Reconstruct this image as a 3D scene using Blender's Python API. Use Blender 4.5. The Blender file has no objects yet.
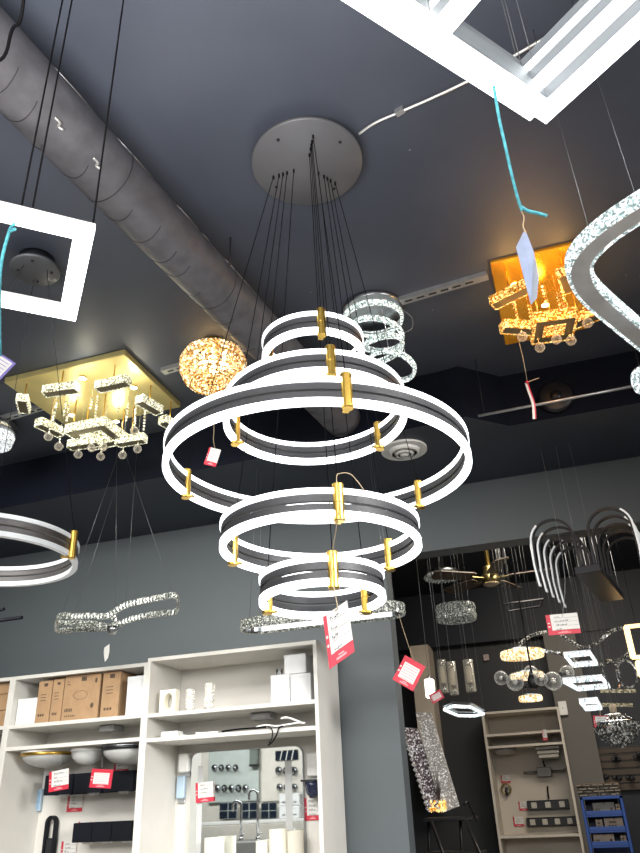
import bpy, math, random
from mathutils import Vector, Matrix, Euler
random.seed(7)
V = Vector
PI = math.pi
sc = bpy.context.scene
COL = sc.collection

# ------------------------------------------------------------------ camera
F = 724.8
YAW, PITCH, ROLL = [math.radians(a) for a in (-17.124, 27.467, -2.697)]
CAM = V((0, 0, 1.6))
_f = V((math.sin(YAW) * math.cos(PITCH), math.cos(YAW) * math.cos(PITCH), math.sin(PITCH)))
_r = V((math.cos(YAW), -math.sin(YAW), 0))
_u = _r.cross(_f)
_r2 = _r * math.cos(ROLL) + _u * math.sin(ROLL)
_u2 = _u * math.cos(ROLL) - _r * math.sin(ROLL)
cd = bpy.data.cameras.new('camera')
cam = bpy.data.objects.new('camera', cd)
COL.objects.link(cam)
M3 = Matrix((_r2, _u2, -_f)).transposed()
cam.matrix_world = Matrix.Translation(CAM) @ M3.to_4x4()
cd.sensor_fit = 'VERTICAL'
cd.sensor_height = 36.0
cd.sensor_width = 27.0
cd.lens = 36.0 * F / 853.0
cd.clip_start = 0.05
sc.camera = cam


def ray(x, y):
    return _f + _r2 * ((x - 320) / F) - _u2 * ((y - 426.5) / F)


def PZ(x, y, z):
    d = ray(x, y); return CAM + d * ((z - CAM.z) / d.z)


def PY(x, y, Y):
    d = ray(x, y); return CAM + d * (Y / d.y)


def PX(x, y, X):
    d = ray(x, y); return CAM + d * (X / d.x)


def PD(x, y, dep):
    return CAM + ray(x, y) * dep


def depth(p):
    return (V(p) - CAM).dot(_f)


def px2m(px, p):
    return px * depth(p) / F


HC = 3.6      # ceiling height
WY = 4.2      # shop wall

# ------------------------------------------------------------------ materials
MATS = {}


def _new(name):
    m = bpy.data.materials.new(name); m.use_nodes = True
    nt = m.node_tree
    return m, nt, nt.nodes['Principled BSDF']


def mat(name, col, rough=.5, metal=0., var=.06, scale=8., bump=0., emit=None, es=0., trans=0., ior=1.45, alpha=1., spec=None, coord='Object'):
    if name in MATS: return MATS[name]
    m, nt, b = _new(name)
    N = nt.nodes; L = nt.links
    tc = N.new('ShaderNodeTexCoord')
    nz = N.new('ShaderNodeTexNoise'); nz.inputs['Scale'].default_value = scale; nz.inputs['Detail'].default_value = 3
    L.new(tc.outputs[coord], nz.inputs['Vector'])
    mr = N.new('ShaderNodeMapRange'); mr.inputs['To Min'].default_value = 1 - var; mr.inputs['To Max'].default_value = 1 + var
    mr.inputs['From Min'].default_value = .3; mr.inputs['From Max'].default_value = .7
    L.new(nz.outputs['Fac'], mr.inputs['Value'])
    mx = N.new('ShaderNodeVectorMath'); mx.operation = 'SCALE'; mx.inputs[0].default_value = col[:3]
    L.new(mr.outputs['Result'], mx.inputs['Scale'])
    L.new(mx.outputs['Vector'], b.inputs['Base Color'])
    b.inputs['Roughness'].default_value = rough; b.inputs['Metallic'].default_value = metal
    if spec is not None: b.inputs['Specular IOR Level'].default_value = spec
    if trans: b.inputs['Transmission Weight'].default_value = trans; b.inputs['IOR'].default_value = ior
    if alpha < 1: b.inputs['Alpha'].default_value = alpha
    if bump:
        bp = N.new('ShaderNodeBump'); bp.inputs['Strength'].default_value = bump; bp.inputs['Distance'].default_value = .01
        L.new(nz.outputs['Fac'], bp.inputs['Height']); L.new(bp.outputs['Normal'], b.inputs['Normal'])
    if emit: b.inputs['Emission Color'].default_value = (*emit, 1); b.inputs['Emission Strength'].default_value = es
    MATS[name] = m
    return m


def crystal(name, dark, mid, hot, es, scale=90., lo=.35, hi=.8):
    """faceted crystal: sparkle painted as random colour and emission per cell"""
    if name in MATS: return MATS[name]
    m, nt, b = _new(name); N = nt.nodes; L = nt.links
    tc = N.new('ShaderNodeTexCoord')
    vo = N.new('ShaderNodeTexVoronoi'); vo.inputs['Scale'].default_value = scale
    L.new(tc.outputs['Object'], vo.inputs['Vector'])
    sp = N.new('ShaderNodeSeparateColor'); L.new(vo.outputs['Color'], sp.inputs['Color'])
    cr = N.new('ShaderNodeValToRGB')
    cr.color_ramp.elements[0].position = lo; cr.color_ramp.elements[0].color = (*dark, 1)
    cr.color_ramp.elements[1].position = hi; cr.color_ramp.elements[1].color = (*hot, 1)
    e = cr.color_ramp.elements.new((lo + hi) / 2); e.color = (*mid, 1)
    L.new(sp.outputs['Red'], cr.inputs['Fac'])
    L.new(cr.outputs['Color'], b.inputs['Emission Color']); b.inputs['Emission Strength'].default_value = es
    L.new(cr.outputs['Color'], b.inputs['Base Color'])
    b.inputs['Roughness'].default_value = .08; b.inputs['Metallic'].default_value = .0
    b.inputs['Specular IOR Level'].default_value = .9
    MATS[name] = m
    return m


def mat_ceiling():
    m, nt, b = _new('ceiling paint'); N = nt.nodes; L = nt.links
    tc = N.new('ShaderNodeTexCoord')
    n1 = N.new('ShaderNodeTexNoise'); n1.inputs['Scale'].default_value = 1.3; n1.inputs['Detail'].default_value = 6
    n2 = N.new('ShaderNodeTexNoise'); n2.inputs['Scale'].default_value = 40; n2.inputs['Detail'].default_value = 4
    L.new(tc.outputs['Object'], n1.inputs['Vector']); L.new(tc.outputs['Object'], n2.inputs['Vector'])
    cr = N.new('ShaderNodeValToRGB'); cr.color_ramp.elements[0].color = (.048, .058, .084, 1); cr.color_ramp.elements[1].color = (.080, .092, .122, 1)
    cr.color_ramp.elements[0].position = .3; cr.color_ramp.elements[1].position = .72
    L.new(n1.outputs['Fac'], cr.inputs['Fac'])
    # pale scuffs in the paint
    n3 = N.new('ShaderNodeTexVoronoi'); n3.inputs['Scale'].default_value = 7; L.new(tc.outputs['Object'], n3.inputs['Vector'])
    sc_ = N.new('ShaderNodeMapRange'); sc_.inputs['From Min'].default_value = .028; sc_.inputs['From Max'].default_value = .018
    L.new(n3.outputs['Distance'], sc_.inputs['Value'])
    mx = N.new('ShaderNodeMixRGB'); mx.inputs['Color2'].default_value = (.3, .3, .3, 1)
    L.new(sc_.outputs['Result'], mx.inputs['Fac']); L.new(cr.outputs['Color'], mx.inputs['Color1'])
    L.new(mx.outputs['Color'], b.inputs['Base Color'])
    bp = N.new('ShaderNodeBump'); bp.inputs['Strength'].default_value = .08; L.new(n2.outputs['Fac'], bp.inputs['Height']); L.new(bp.outputs['Normal'], b.inputs['Normal'])
    b.inputs['Roughness'].default_value = .55
    return m


def mat_stone(name, c1, c2, sx, sy):
    m, nt, b = _new(name); N = nt.nodes; L = nt.links
    tc = N.new('ShaderNodeTexCoord'); mp = N.new('ShaderNodeMapping'); mp.inputs['Rotation'].default_value = (PI / 2, 0, 0)
    L.new(tc.outputs['Object'], mp.inputs['Vector'])
    br = N.new('ShaderNodeTexBrick'); br.inputs['Scale'].default_value = 1; br.inputs['Brick Width'].default_value = sx; br.inputs['Row Height'].default_value = sy
    br.inputs['Mortar Size'].default_value = .006
    br.inputs['Color1'].default_value = (*c1, 1); br.inputs['Color2'].default_value = (*c2, 1); br.inputs['Mortar'].default_value = (.02, .018, .016, 1)
    L.new(mp.outputs['Vector'], br.inputs['Vector']); L.new(br.outputs['Color'], b.inputs['Base Color'])
    b.inputs['Roughness'].default_value = .7
    return m


m_ceil = mat_ceiling()
m_wall = mat('grey wall paint', (.078, .092, .100), .6, var=.05, scale=2)
m_navy = mat('navy black paint', (.034, .043, .062), .5, var=.15, scale=2)
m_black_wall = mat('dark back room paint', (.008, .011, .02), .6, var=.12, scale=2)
m_char = mat('charcoal wall paint', (.024, .026, .030), .6, var=.1, scale=2)
m_greybeige = mat('warm grey wall paint', (.115, .108, .098), .6, var=.05, scale=2)
m_floor = mat('floor tile', (.32, .3, .28), .35, var=.12, scale=3)
m_cream = mat('cream wall', (.6, .57, .52), .6)
m_lam = mat('white laminate', (.64, .625, .585), .45, var=.03)
m_lamb = mat('white laminate back', (.62, .60, .56), .5, var=.04, scale=2)
m_led = mat('lit white diffuser', (.9, .9, .9), .4, emit=(.93, .97, 1), es=2.9)
m_led2 = mat('bright white diffuser', (.9, .9, .9), .4, emit=(.95, .98, 1), es=3.6)
m_leddim = mat('unlit opal diffuser', (.72, .75, .76), .35, emit=(.8, .85, .88), es=.22)  # diffuser is off; its brightness is painted in as faint emission
m_dark = mat('dark bronze channel', (.065, .065, .07), .5, .3)
m_darkin = mat('dark inner channel', (.12, .115, .115), .4, .4)
m_gold = mat('brushed gold', (.75, .48, .10), .28, 1., var=.1, scale=40)
m_goldplate = mat('polished gold plate', (.82, .70, .32), .36, .75, var=.08, scale=10, emit=(.8, .66, .25), es=.05)  # no lamp: weak emission paints extra brightness onto the plate
m_amberplate = mat('amber gold plate', (.9, .42, .04), .22, .85, var=.08, scale=10, emit=(1, .38, .02), es=.16)  # emission painted in so the plate itself glows amber
m_chrome = mat('chrome', (.8, .82, .84), .12, 1., var=.03)
m_chromed = mat('dull chrome', (.42, .44, .46), .3, 1., var=.05)
m_canopy = mat("canopy grey enamel", (.125, .127, .138), .45, .2)
m_cable = mat('black cable', (.006, .006, .007), .8, spec=.1)
m_cableg = mat('steel suspension wire', (.18, .19, .2), .4, .8)
m_cablel = mat('pale wire', (.16, .17, .175), .4, .3)
m_duct = mat('duct wrap', (.135, .135, .15), .5, .25, var=.2, scale=14, bump=.25)
m_ductseam = mat('duct seam', (.035, .035, .042), .5, .3)
m_scuff = mat('torn silver tape', (.7, .7, .68), .3, .6)
m_galv = mat('galvanised steel', (.55, .56, .57), .38, .8, var=.12, scale=30)
m_slot = mat('strut slot shadow', (.03, .03, .035), .6)
m_black = mat('black metal', (.014, .014, .017), .4, .3)
m_blackm = mat('matt black shade', (.004, .005, .009), .55, spec=.2)
m_white = mat('white plastic', (.78, .78, .76), .4)
m_card = mat('brown cardboard', (.36, .225, .12), .75, var=.08, scale=20)
m_cardd = mat('cardboard side', (.27, .165, .085), .75, var=.08, scale=20)
m_print = mat('dark print on carton', (.08, .05, .03), .7)
m_red = mat('red price card', (.50, .02, .045), .5)
m_paper = mat('white paper', (.62, .61, .59), .6)
m_ink = mat('black ink', (.03, .03, .035), .6)
m_redink = mat('red print', (.55, .04, .06), .6)
m_string = mat('jute string', (.55, .43, .28), .8)
m_cyan = mat('cyan string', (.075, .36, .43), .8, var=.3, scale=120)
m_bluetag = mat('pale blue paper', (.30, .36, .52), .5, var=.15, scale=40)
m_violet = mat('violet print', (.16, .13, .42), .6)
m_blue = mat('blue rack enamel', (.006, .045, .22), .45)
m_paleblue = mat('pale blue plastic', (.38, .50, .60), .3)
m_glassy = mat('clear glass', (.95, .97, .97), .03, trans=1.0, ior=1.45, var=0)
m_ballglass = None
m_opal = mat('opal dome glass', (.52, .53, .52), .25)
m_mirror = mat('mirror silvering', (.86, .9, .9), .015, 1., var=0)
m_frost = mat('frosted strip', (.45, .46, .46), .5)
m_crw = crystal('cool lit crystal', (.16, .21, .21), (.5, .62, .62), (1, 1, 1), 1.15, 190, .25, .85)
m_crspiral = crystal('spiral lit crystal', (.12, .16, .155), (.42, .52, .50), (1, 1, .97), 1.1, 170, .25, .9)
m_crwarm = crystal('champagne lit crystal', (.12, .115, .06), (.5, .47, .30), (1, 1, .85), 1.05, 170, .2, .85)
m_cramber = crystal('amber lit crystal', (.18, .05, .003), (.62, .26, .025), (1, .80, .30), 1.25, 170, .25, .9)
m_cramberd = crystal('amber drum crystal', (.22, .09, .015), (.75, .45, .14), (1, .93, .68), 1.15, 110, .3, .9)
m_crdim = crystal('unlit crystal', (.05, .055, .052), (.15, .16, .14), (.5, .51, .46), .40, 170, .3, .95)  # crystal is off; weak emission paints its glints
m_crdim2 = crystal('smoky unlit crystal', (.02, .022, .022), (.09, .09, .085), (.4, .4, .37), .35, 90, .4, .95)  # also off, glints painted as weak emission
m_crleft = crystal('white ceiling crystal', (.22, .24, .25), (.62, .66, .68), (1, 1, 1), .95, 150, .25, .85)
m_crgold = crystal('warm ring crystal', (.4, .26, .1), (.85, .6, .33), (1, .9, .65), 1.3, 100, .25, .75)
m_crhot = crystal('bright cold crystal', (.22, .28, .30), (.65, .76, .80), (1, 1, 1), 1.5, 120, .2, .8)
m_glit = crystal('glitter mosaic', (.20, .185, .17), (.30, .285, .265), (.75, .75, .72), .5, 130, .4, 1.0)  # boards are no lamps; their glints are painted as emission
m_glit2 = crystal('dark glitter mosaic', (.06, .045, .046), (.17, .145, .145), (.72, .70, .72), .5, 110, .35, .95)  # glints painted as emission here too
m_lamp = mat('hot lamp lens', (1, 1, 1), .4, emit=(1, .95, .8), es=14)
m_lampamb = mat('warm lamp lens', (1, .9, .7), .4, emit=(1, .75, .35), es=12)
m_warmled = mat('warm lit panel', (1, .8, .5), .4, emit=(1, .66, .3), es=2.2)
m_stone = mat_stone('stacked stone tiles', (.30, .26, .2), (.20, .175, .14), .07, .022)
m_stripwood = mat_stone('brown slat panel', (.085, .062, .045), (.06, .045, .034), .8, .06)
m_fanblade = mat('walnut fan blade', (.075, .055, .04), .45, var=.2, scale=20)
m_fanmetal = mat('antique brass', (.25, .20, .09), .35, 1.)
m_tile = mat('dark glossy tile', (.012, .018, .03), .12)
m_steel = mat('sink steel', (.26, .25, .24), .35, .7)
m_cream2 = mat('cream plastic', (.74, .70, .60), .45)
m_bluejar = mat('navy glass', (.02, .025, .06), .2)

def thin_glass(name, tint, edge):
    # clear blown glass: you look through the middle, the rim catches light
    m, nt, b = _new(name); N = nt.nodes; L = nt.links
    tr = N.new('ShaderNodeBsdfTransparent'); tr.inputs['Color'].default_value = (*tint, 1)
    b.inputs['Base Color'].default_value = (*edge, 1); b.inputs['Roughness'].default_value = .08; b.inputs['Specular IOR Level'].default_value = .8
    lw = N.new('ShaderNodeLayerWeight'); lw.inputs['Blend'].default_value = .32
    nz = N.new('ShaderNodeTexNoise'); nz.inputs['Scale'].default_value = 30
    ad = N.new('ShaderNodeMath'); ad.operation = 'MULTIPLY_ADD'; ad.inputs[1].default_value = .9; ad.inputs[2].default_value = .05
    L.new(lw.outputs['Facing'], ad.inputs[0])
    mx = N.new('ShaderNodeMixShader'); L.new(ad.outputs[0], mx.inputs['Fac']); L.new(tr.outputs[0], mx.inputs[1]); L.new(b.outputs[0], mx.inputs[2])
    L.new(mx.outputs[0], N['Material Output'].inputs['Surface'])
    MATS[name] = m
    return m


m_globe = thin_glass('globe glass', (.93, .94, .94), (.62, .62, .60))
m_ballglass = thin_glass('crystal ball glass', (.95, .93, .88), (.85, .80, .70))
m_tubeglass = thin_glass('tube glass', (.9, .88, .84), (.6, .57, .5))

# ------------------------------------------------------------------ mesh builder
class MB:
    def __init__(s): s.v = []; s.f = []; s.m = []; s.sm = []

    def add(s, vs, fs, mi=0, smooth=False):
        o = len(s.v); s.v += [V(p) for p in vs]
        for f in fs: s.f.append([i + o for i in f]); s.m.append(mi); s.sm.append(smooth)
        return s

    def hexa(s, p, mi=0):
        return s.add(p, [(0, 3, 2, 1), (4, 5, 6, 7), (0, 1, 5, 4), (1, 2, 6, 5), (2, 3, 7, 6), (3, 0, 4, 7)], mi)

    def box(s, c, d, rot=None, mi=0):
        p = []
        for z in (-.5, .5):
            for x, y in ((-.5, -.5), (.5, -.5), (.5, .5), (-.5, .5)):
                q = V((x * d[0], y * d[1], z * d[2]))
                if rot is not None: q = rot @ q
                p.append(V(c) + q)
        return s.hexa(p, mi)

    def bb(s, lo, hi, mi=0):
        lo, hi = V(lo), V(hi)
        return s.box((lo + hi) / 2, hi - lo, None, mi)

    def bbev(s, c, d, bev, rot=None, mi=0):
        """box with chamfered edges"""
        hx, hy, hz = [k / 2 for k in d]; b = min(bev, hx * .9, hy * .9, hz * .9)
        vs = []; fs = []
        def idx(x, y, z, a): return vs_index[(x, y, z, a)]
        vs_index = {}
        for x in (-1, 1):
            for y in (-1, 1):
                for z in (-1, 1):
                    for a in range(3):
                        q = [x * hx, y * hy, z * hz]
                        for k, sg in enumerate((x, y, z)):
                            if k != a: q[k] -= sg * b
                        vs_index[(x, y, z, a)] = len(vs); q = V(q)
                        if rot is not None: q = rot @ q
                        vs.append(V(c) + q)
        for a in range(3):
            o1, o2 = [k for k in range(3) if k != a]
            for sg in (-1, 1):
                lp = []
                for e1, e2 in ((-1, -1), (1, -1), (1, 1), (-1, 1)):
                    t = [0, 0, 0]; t[a] = sg; t[o1] = e1; t[o2] = e2; lp.append(vs_index[(*t, a)])
                fs.append(lp)
        for a in range(3):
            o1, o2 = [k for k in range(3) if k != a]
            for e1 in (-1, 1):
                for e2 in (-1, 1):
                    t = [0, 0, 0]; t[o1] = e1; t[o2] = e2
                    A = t[:]; A[a] = -1; B = t[:]; B[a] = 1
                    fs.append([vs_index[(*A, o1)], vs_index[(*B, o1)], vs_index[(*B, o2)], vs_index[(*A, o2)]])
        for x in (-1, 1):
            for y in (-1, 1):
                for z in (-1, 1): fs.append([vs_index[(x, y, z, 0)], vs_index[(x, y, z, 1)], vs_index[(x, y, z, 2)]])
        return s.add(vs, fs, mi)

    def tube(s, pts, r, n=6, closed=False, mi=0, caps=True, smooth=True):
        pts = [V(p) for p in pts]; k = len(pts)
        rs = r if isinstance(r, (list, tuple)) else [r] * k
        vs = []; fs = []
        prev = None
        for i, p in enumerate(pts):
            if closed: t = pts[(i + 1) % k] - pts[i - 1]
            else: t = pts[min(i + 1, k - 1)] - pts[max(i - 1, 0)]
            if t.length < 1e-9: t = V((0, 0, 1))
            t.normalize()
            if prev is None:
                a = t.cross(V((0, 0, 1)))
                if a.length < .05: a = t.cross(V((1, 0, 0)))
            else: a = prev - t * prev.dot(t)
            a.normalize(); prev = a; b = t.cross(a)
            for j in range(n):
                an = 2 * PI * j / n
                vs.append(p + (a * math.cos(an) + b * math.sin(an)) * rs[i])
        for i in range(k if closed else k - 1):
            i2 = (i + 1) % k
            for j in range(n):
                j2 = (j + 1) % n
                fs.append((i * n + j, i * n + j2, i2 * n + j2, i2 * n + j))
        s.add(vs, fs, mi, smooth)
        if caps and not closed:
            o = len(s.v) - len(vs)
            s.f.append([o + j for j in range(n)][::-1]); s.m.append(mi); s.sm.append(False)
            s.f.append([o + (k - 1) * n + j for j in range(n)]); s.m.append(mi); s.sm.append(False)
        return s

    def lathe(s, prof, n=32, c=(0, 0, 0), rot=None, closed=False, mi=0, smooth=True, mis=None):
        """profile of (radius, z) turned round z"""
        k = len(prof); c = V(c); vs = []
        for i in range(n):
            a = 2 * PI * i / n
            for r, z in prof:
                q = V((r * math.cos(a), r * math.sin(a), z))
                if rot is not None: q = rot @ q
                vs.append(c + q)
        for j in range(k if closed else k - 1):
            j2 = (j + 1) % k
            fs = [(i * k + j, ((i + 1) % n) * k + j, ((i + 1) % n) * k + j2, i * k + j2) for i in range(n)]
            if j == 0: s.add(vs, fs, mis[j] if mis else mi, smooth); o = len(s.v) - len(vs)
            else:
                for f in fs: s.f.append([q + o for q in f]); s.m.append(mis[j] if mis else mi); s.sm.append(smooth)
        if not closed:
            for j in (0, k - 1):
                if prof[j][0] > 1e-6:
                    s.f.append([o + i * k + j for i in range(n)]); s.m.append(mi); s.sm.append(False)
        return s

    def annulus(s, R, t, z0, z1, n=96, c=(0, 0, 0), rot=None, mi=0):
        return s.lathe([(R - t, z0), (R, z0), (R, z1), (R - t, z1)], n, c, rot, True, mi, smooth=False)

    def sphere(s, c, r, n=10, k=7, mi=0, sq=1.):
        prof = [(max(1e-5, r * math.sin(PI * i / k)), -r * sq * math.cos(PI * i / k)) for i in range(k + 1)]
        return s.lathe(prof, n, c, None, False, mi)

    def octa(s, c, r, h=None, mi=0, n=4, ph=0.):
        h = h or r; c = V(c)
        vs = [c + V((0, 0, h)), c - V((0, 0, h))] + [c + V((r * math.cos(2 * PI * i / n + ph), r * math.sin(2 * PI * i / n + ph), 0)) for i in range(n)]
        fs = []
        for i in range(n): fs += [(0, 2 + i, 2 + (i + 1) % n), (1, 2 + (i + 1) % n, 2 + i)]
        return s.add(vs, fs, mi)

    def prism(s, poly, vec, mi=0, mi_cap=None):
        """polygon (3-D points) pushed along vec"""
        vec = V(vec); n = len(poly); vs = [V(p) for p in poly] + [V(p) + vec for p in poly]
        s.add(vs, [(i, (i + 1) % n, n + (i + 1) % n, n + i) for i in range(n)], mi)
        o = len(s.v) - 2 * n
        for lp in ([o + i for i in range(n)][::-1], [o + n + i for i in range(n)]):
            s.f.append(lp); s.m.append(mi if mi_cap is None else mi_cap); s.sm.append(False)
        return s

    def crystals(s, pts, closed, h, t, mi=0, up=V((0, 0, 1)), step=None, mi_core=None):
        """a band of faceted crystal blocks along a path: each block bulges to a point on both faces"""
        pts = resample(pts, step or h * .95, closed)
        k = len(pts)
        for i in range(k if closed else k - 1):
            a, b = pts[i], pts[(i + 1) % k]
            d = b - a; L_ = d.length
            if L_ < 1e-6: continue
            d.normalize(); w = d.cross(up); w.normalize(); uu = w.cross(d)
            a = a + d * L_ * .04; b = b - d * L_ * .04
            q = []
            for z in (-.5, .5):
                q += [a - w * t / 2 * .7 + uu * h * z, b - w * t / 2 * .7 + uu * h * z, b + w * t / 2 * .7 + uu * h * z, a + w * t / 2 * .7 + uu * h * z]
            c = (a + b) / 2
            vs = q + [c - w * t * .62, c + w * t * .62]
            fs = [(0, 3, 2, 1), (4, 5, 6, 7), (1, 2, 6, 5), (3, 0, 4, 7)]
            fs += [(0, 1, 8), (1, 5, 8), (5, 4, 8), (4, 0, 8), (2, 3, 9), (6, 2, 9), (7, 6, 9), (3, 7, 9)]
            s.add(vs, fs, mi)
        return s

    def ribbon(s, pts, closed, h, t, mi=0, up=V((0, 0, 1)), off=0.):
        """rectangular bar h tall and t wide swept along a path"""
        pts = [V(p) for p in pts]; k = len(pts); vs = []
        for i, p in enumerate(pts):
            if closed: d = pts[(i + 1) % k] - pts[i - 1]
            else: d = pts[min(i + 1, k - 1)] - pts[max(i - 1, 0)]
            d.normalize(); w = d.cross(up); w.normalize(); uu = w.cross(d)
            p = p + uu * off
            vs += [p - w * t / 2 - uu * h / 2, p + w * t / 2 - uu * h / 2, p + w * t / 2 + uu * h / 2, p - w * t / 2 + uu * h / 2]
        fs = []
        for i in range(k if closed else k - 1):
            j = ((i + 1) % k) * 4; i4 = i * 4
            for a in range(4):
                b = (a + 1) % 4
                fs.append((i4 + a, i4 + b, j + b, j + a))
        if not closed: fs += [(0, 1, 2, 3), tuple((k - 1) * 4 + a for a in (3, 2, 1, 0))]
        return s.add(vs, fs, mi)

    def build(s, name, mats, parent=None, loc=None):
        import bmesh
        me = bpy.data.meshes.new(name)
        me.from_pydata([tuple(p) for p in s.v], [], s.f)
        for m in (mats if isinstance(mats, (list, tuple)) else [mats]): me.materials.append(m)
        me.polygons.foreach_set('material_index', s.m); me.polygons.foreach_set('use_smooth', s.sm)
        bm = bmesh.new(); bm.from_mesh(me); bmesh.ops.recalc_face_normals(bm, faces=bm.faces); bm.to_mesh(me); bm.free()
        me.update()
        o = bpy.data.objects.new(name, me); COL.objects.link(o)
        if parent is not None: o.parent = parent
        if loc is not None: o.location = loc
        return o


def resample(pts, step, closed):
    pts = [V(p) for p in pts]
    if closed: pts = pts + [pts[0]]
    L_ = [0]
    for a, b in zip(pts, pts[1:]): L_.append(L_[-1] + (b - a).length)
    n = max(2, round(L_[-1] / step)); out = []
    j = 0
    for i in range(n + (0 if closed else 1)):
        d = L_[-1] * i / n
        while j < len(L_) - 2 and L_[j + 1] < d: j += 1
        t = (d - L_[j]) / max(1e-9, L_[j + 1] - L_[j]); out.append(pts[j].lerp(pts[j + 1], min(1, t)))
    return out


def smooth_path(pts, closed=False, n=8):
    """Catmull-Rom through the points"""
    pts = [V(p) for p in pts]; k = len(pts); out = []
    for i in range(k if closed else k - 1):
        if closed: p0, p1, p2, p3 = pts[i - 1], pts[i], pts[(i + 1) % k], pts[(i + 2) % k]
        else: p0, p1, p2, p3 = pts[max(i - 1, 0)], pts[i], pts[i + 1], pts[min(i + 2, k - 1)]
        for j in range(n):
            t = j / n
            out.append(.5 * ((2 * p1) + (p2 - p0) * t + (2 * p0 - 5 * p1 + 4 * p2 - p3) * t * t + (3 * p1 - p0 - 3 * p2 + p3) * t ** 3))
    if not closed: out.append(pts[-1])
    return out


def circle(R, n=64, c=(0, 0, 0), rot=None, a0=0., a1=2 * PI):
    full = abs(a1 - a0 - 2 * PI) < 1e-6
    out = []
    for i in range(n if full else n + 1):
        a = a0 + (a1 - a0) * i / n
        q = V((R * math.cos(a), R * math.sin(a), 0))
        if rot is not None: q = rot @ q
        out.append(V(c) + q)
    return out


def racetrack(L_, W, n=12):
    """closed stadium outline, L_ long in x, W wide in y, centred"""
    r = W / 2; out = []
    for sx, a0 in ((1, -PI / 2), (-1, PI / 2)):
        for i in range(n + 1):
            a = a0 + PI * i / n
            out.append(V((sx * (L_ / 2 - r) + r * math.cos(a), r * math.sin(a), 0)))
    return out


def rotz(a): return Matrix.Rotation(a, 3, 'Z')


def tag(o, label, cat, group=None, kind=None):
    if label: o['label'] = label
    if cat: o['category'] = cat
    if group: o['group'] = group
    if kind: o['kind'] = kind
    return o


def thing(name, label, cat, loc=(0, 0, 0), rot=None, group=None):
    o = bpy.data.objects.new(name, None); COL.objects.link(o)
    o.empty_display_size = .05
    o.location = loc
    if rot is not None: o.rotation_euler = rot
    return tag(o, label, cat, group)


def struct(name, mb, m):
    o = mb.build(name, m); o['kind'] = 'structure'; return o


def children(o): return [c for c in COL.objects if c.parent == o]


def copy_tree(o, loc=None, rot=None, label=None, parent=None):
    c = o.copy(); COL.objects.link(c)
    if parent is not None: c.parent = parent
    if loc is not None: c.location = loc
    if rot is not None: c.rotation_euler = rot
    if label: c['label'] = label
    for ch in children(o): copy_tree(ch, parent=c)
    return c


# ================================================================== THE SHOP
# ---- setting
b = MB(); b.bb((-9, -3.3, -.1), (3.2, 8.4, 0)); struct('floor', b, m_floor)
b = MB(); b.bb((-9, -3.3, HC), (3.2, 8.4, HC + .1)); struct('ceiling', b, m_ceil)
b = MB(); b.bb((-9, WY, 0), (-.921, WY + .14, HC)); b.bb((-.921, WY, 2.912), (3.2, WY + .14, HC)); struct('wall_back', b, m_wall)
b = MB(); b.bb((-9.1, -3.3, 0), (-9, 8.4, HC)); struct('wall_left', b, m_cream)
b = MB(); b.bb((3.2, -3.3, 0), (3.3, 8.4, HC)); struct('wall_right', b, m_greybeige)
b = MB(); b.bb((-9, -3.4, 0), (3.2, -3.3, HC)); struct('wall_front', b, m_cream)
# soffit along the wall, stepping out on the left
zs = 3.30
b = MB(); b.prism([(-9, 3.55, zs), (-.36, 3.325, zs), (-.25, 3.31, zs), (-.05, 3.505, zs), (3.2, 3.515, zs), (3.2, WY, zs), (-9, WY, zs)], (0, 0, HC - zs), 1, 0)
o = struct('trim_soffit', b, [m_navy, mat('soffit face shade', (.005, .007, .014), .8, spec=.1)])  # front faces coloured near-black to stand for their shade
# back room behind the opening
b = MB(); b.bb((-2.14, WY + .14, 0), (-2.04, 8.4, HC)); struct('wall_partition', b, m_black_wall)
YB = 8.0
b = MB(); b.bb((-2.04, YB, 0), (3.2, YB + .1, 3.02)); struct('wall_far', b, m_char)
b = MB(); b.bb((-2.04, YB - .12, 3.02), (3.2, YB + .1, HC)); struct('trim_far_soffit', b, m_black_wall)
b = MB(); b.bb((-2.04, WY + .14, HC - .02), (3.2, YB - .12, HC)); struct('ceiling_back_room', b, m_black_wall)

# grey pier right of the far cabinet and the dark slatted recess next to it
pL, pR = PY(566, 760, 7.75), PY(606, 790, 7.75)
b = MB(); b.bb((-.16, 7.75, 0), (pR.x, YB, 3.02)); struct('wall_pier', b, m_greybeige)
b = MB(); b.bb((pR.x, 7.9, 0), (3.2, YB, 3.02)); struct('wall_recess', b, m_black_wall)

# pale column behind the glitter boards
cA, cB = PY(411, 660, 7.7), PY(429, 660, 7.7)
b = MB(); b.bb((cA.x, 7.7, PY(420, 806, 7.7).z), (cB.x, YB - .001, 3.02)); struct('trim_column', b, mat('pale column paint', (.60, .52, .43), .6))

# ---- lighting
def area(name, loc, rot, sx, sy, e, col=(1, 1, 1)):
    l = bpy.data.lights.new(name, 'AREA'); l.shape = 'RECTANGLE'; l.size = sx; l.size_y = sy; l.energy = e; l.color = col
    o = bpy.data.objects.new(name, l); COL.objects.link(o); o.location = loc; o.rotation_euler = rot; return o


def point(name, loc, e, col=(1, 1, 1), r=.03):
    l = bpy.data.lights.new(name, 'POINT'); l.energy = e; l.color = col; l.shadow_soft_size = r
    o = bpy.data.objects.new(name, l); COL.objects.link(o); o.location = loc; return o


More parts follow.
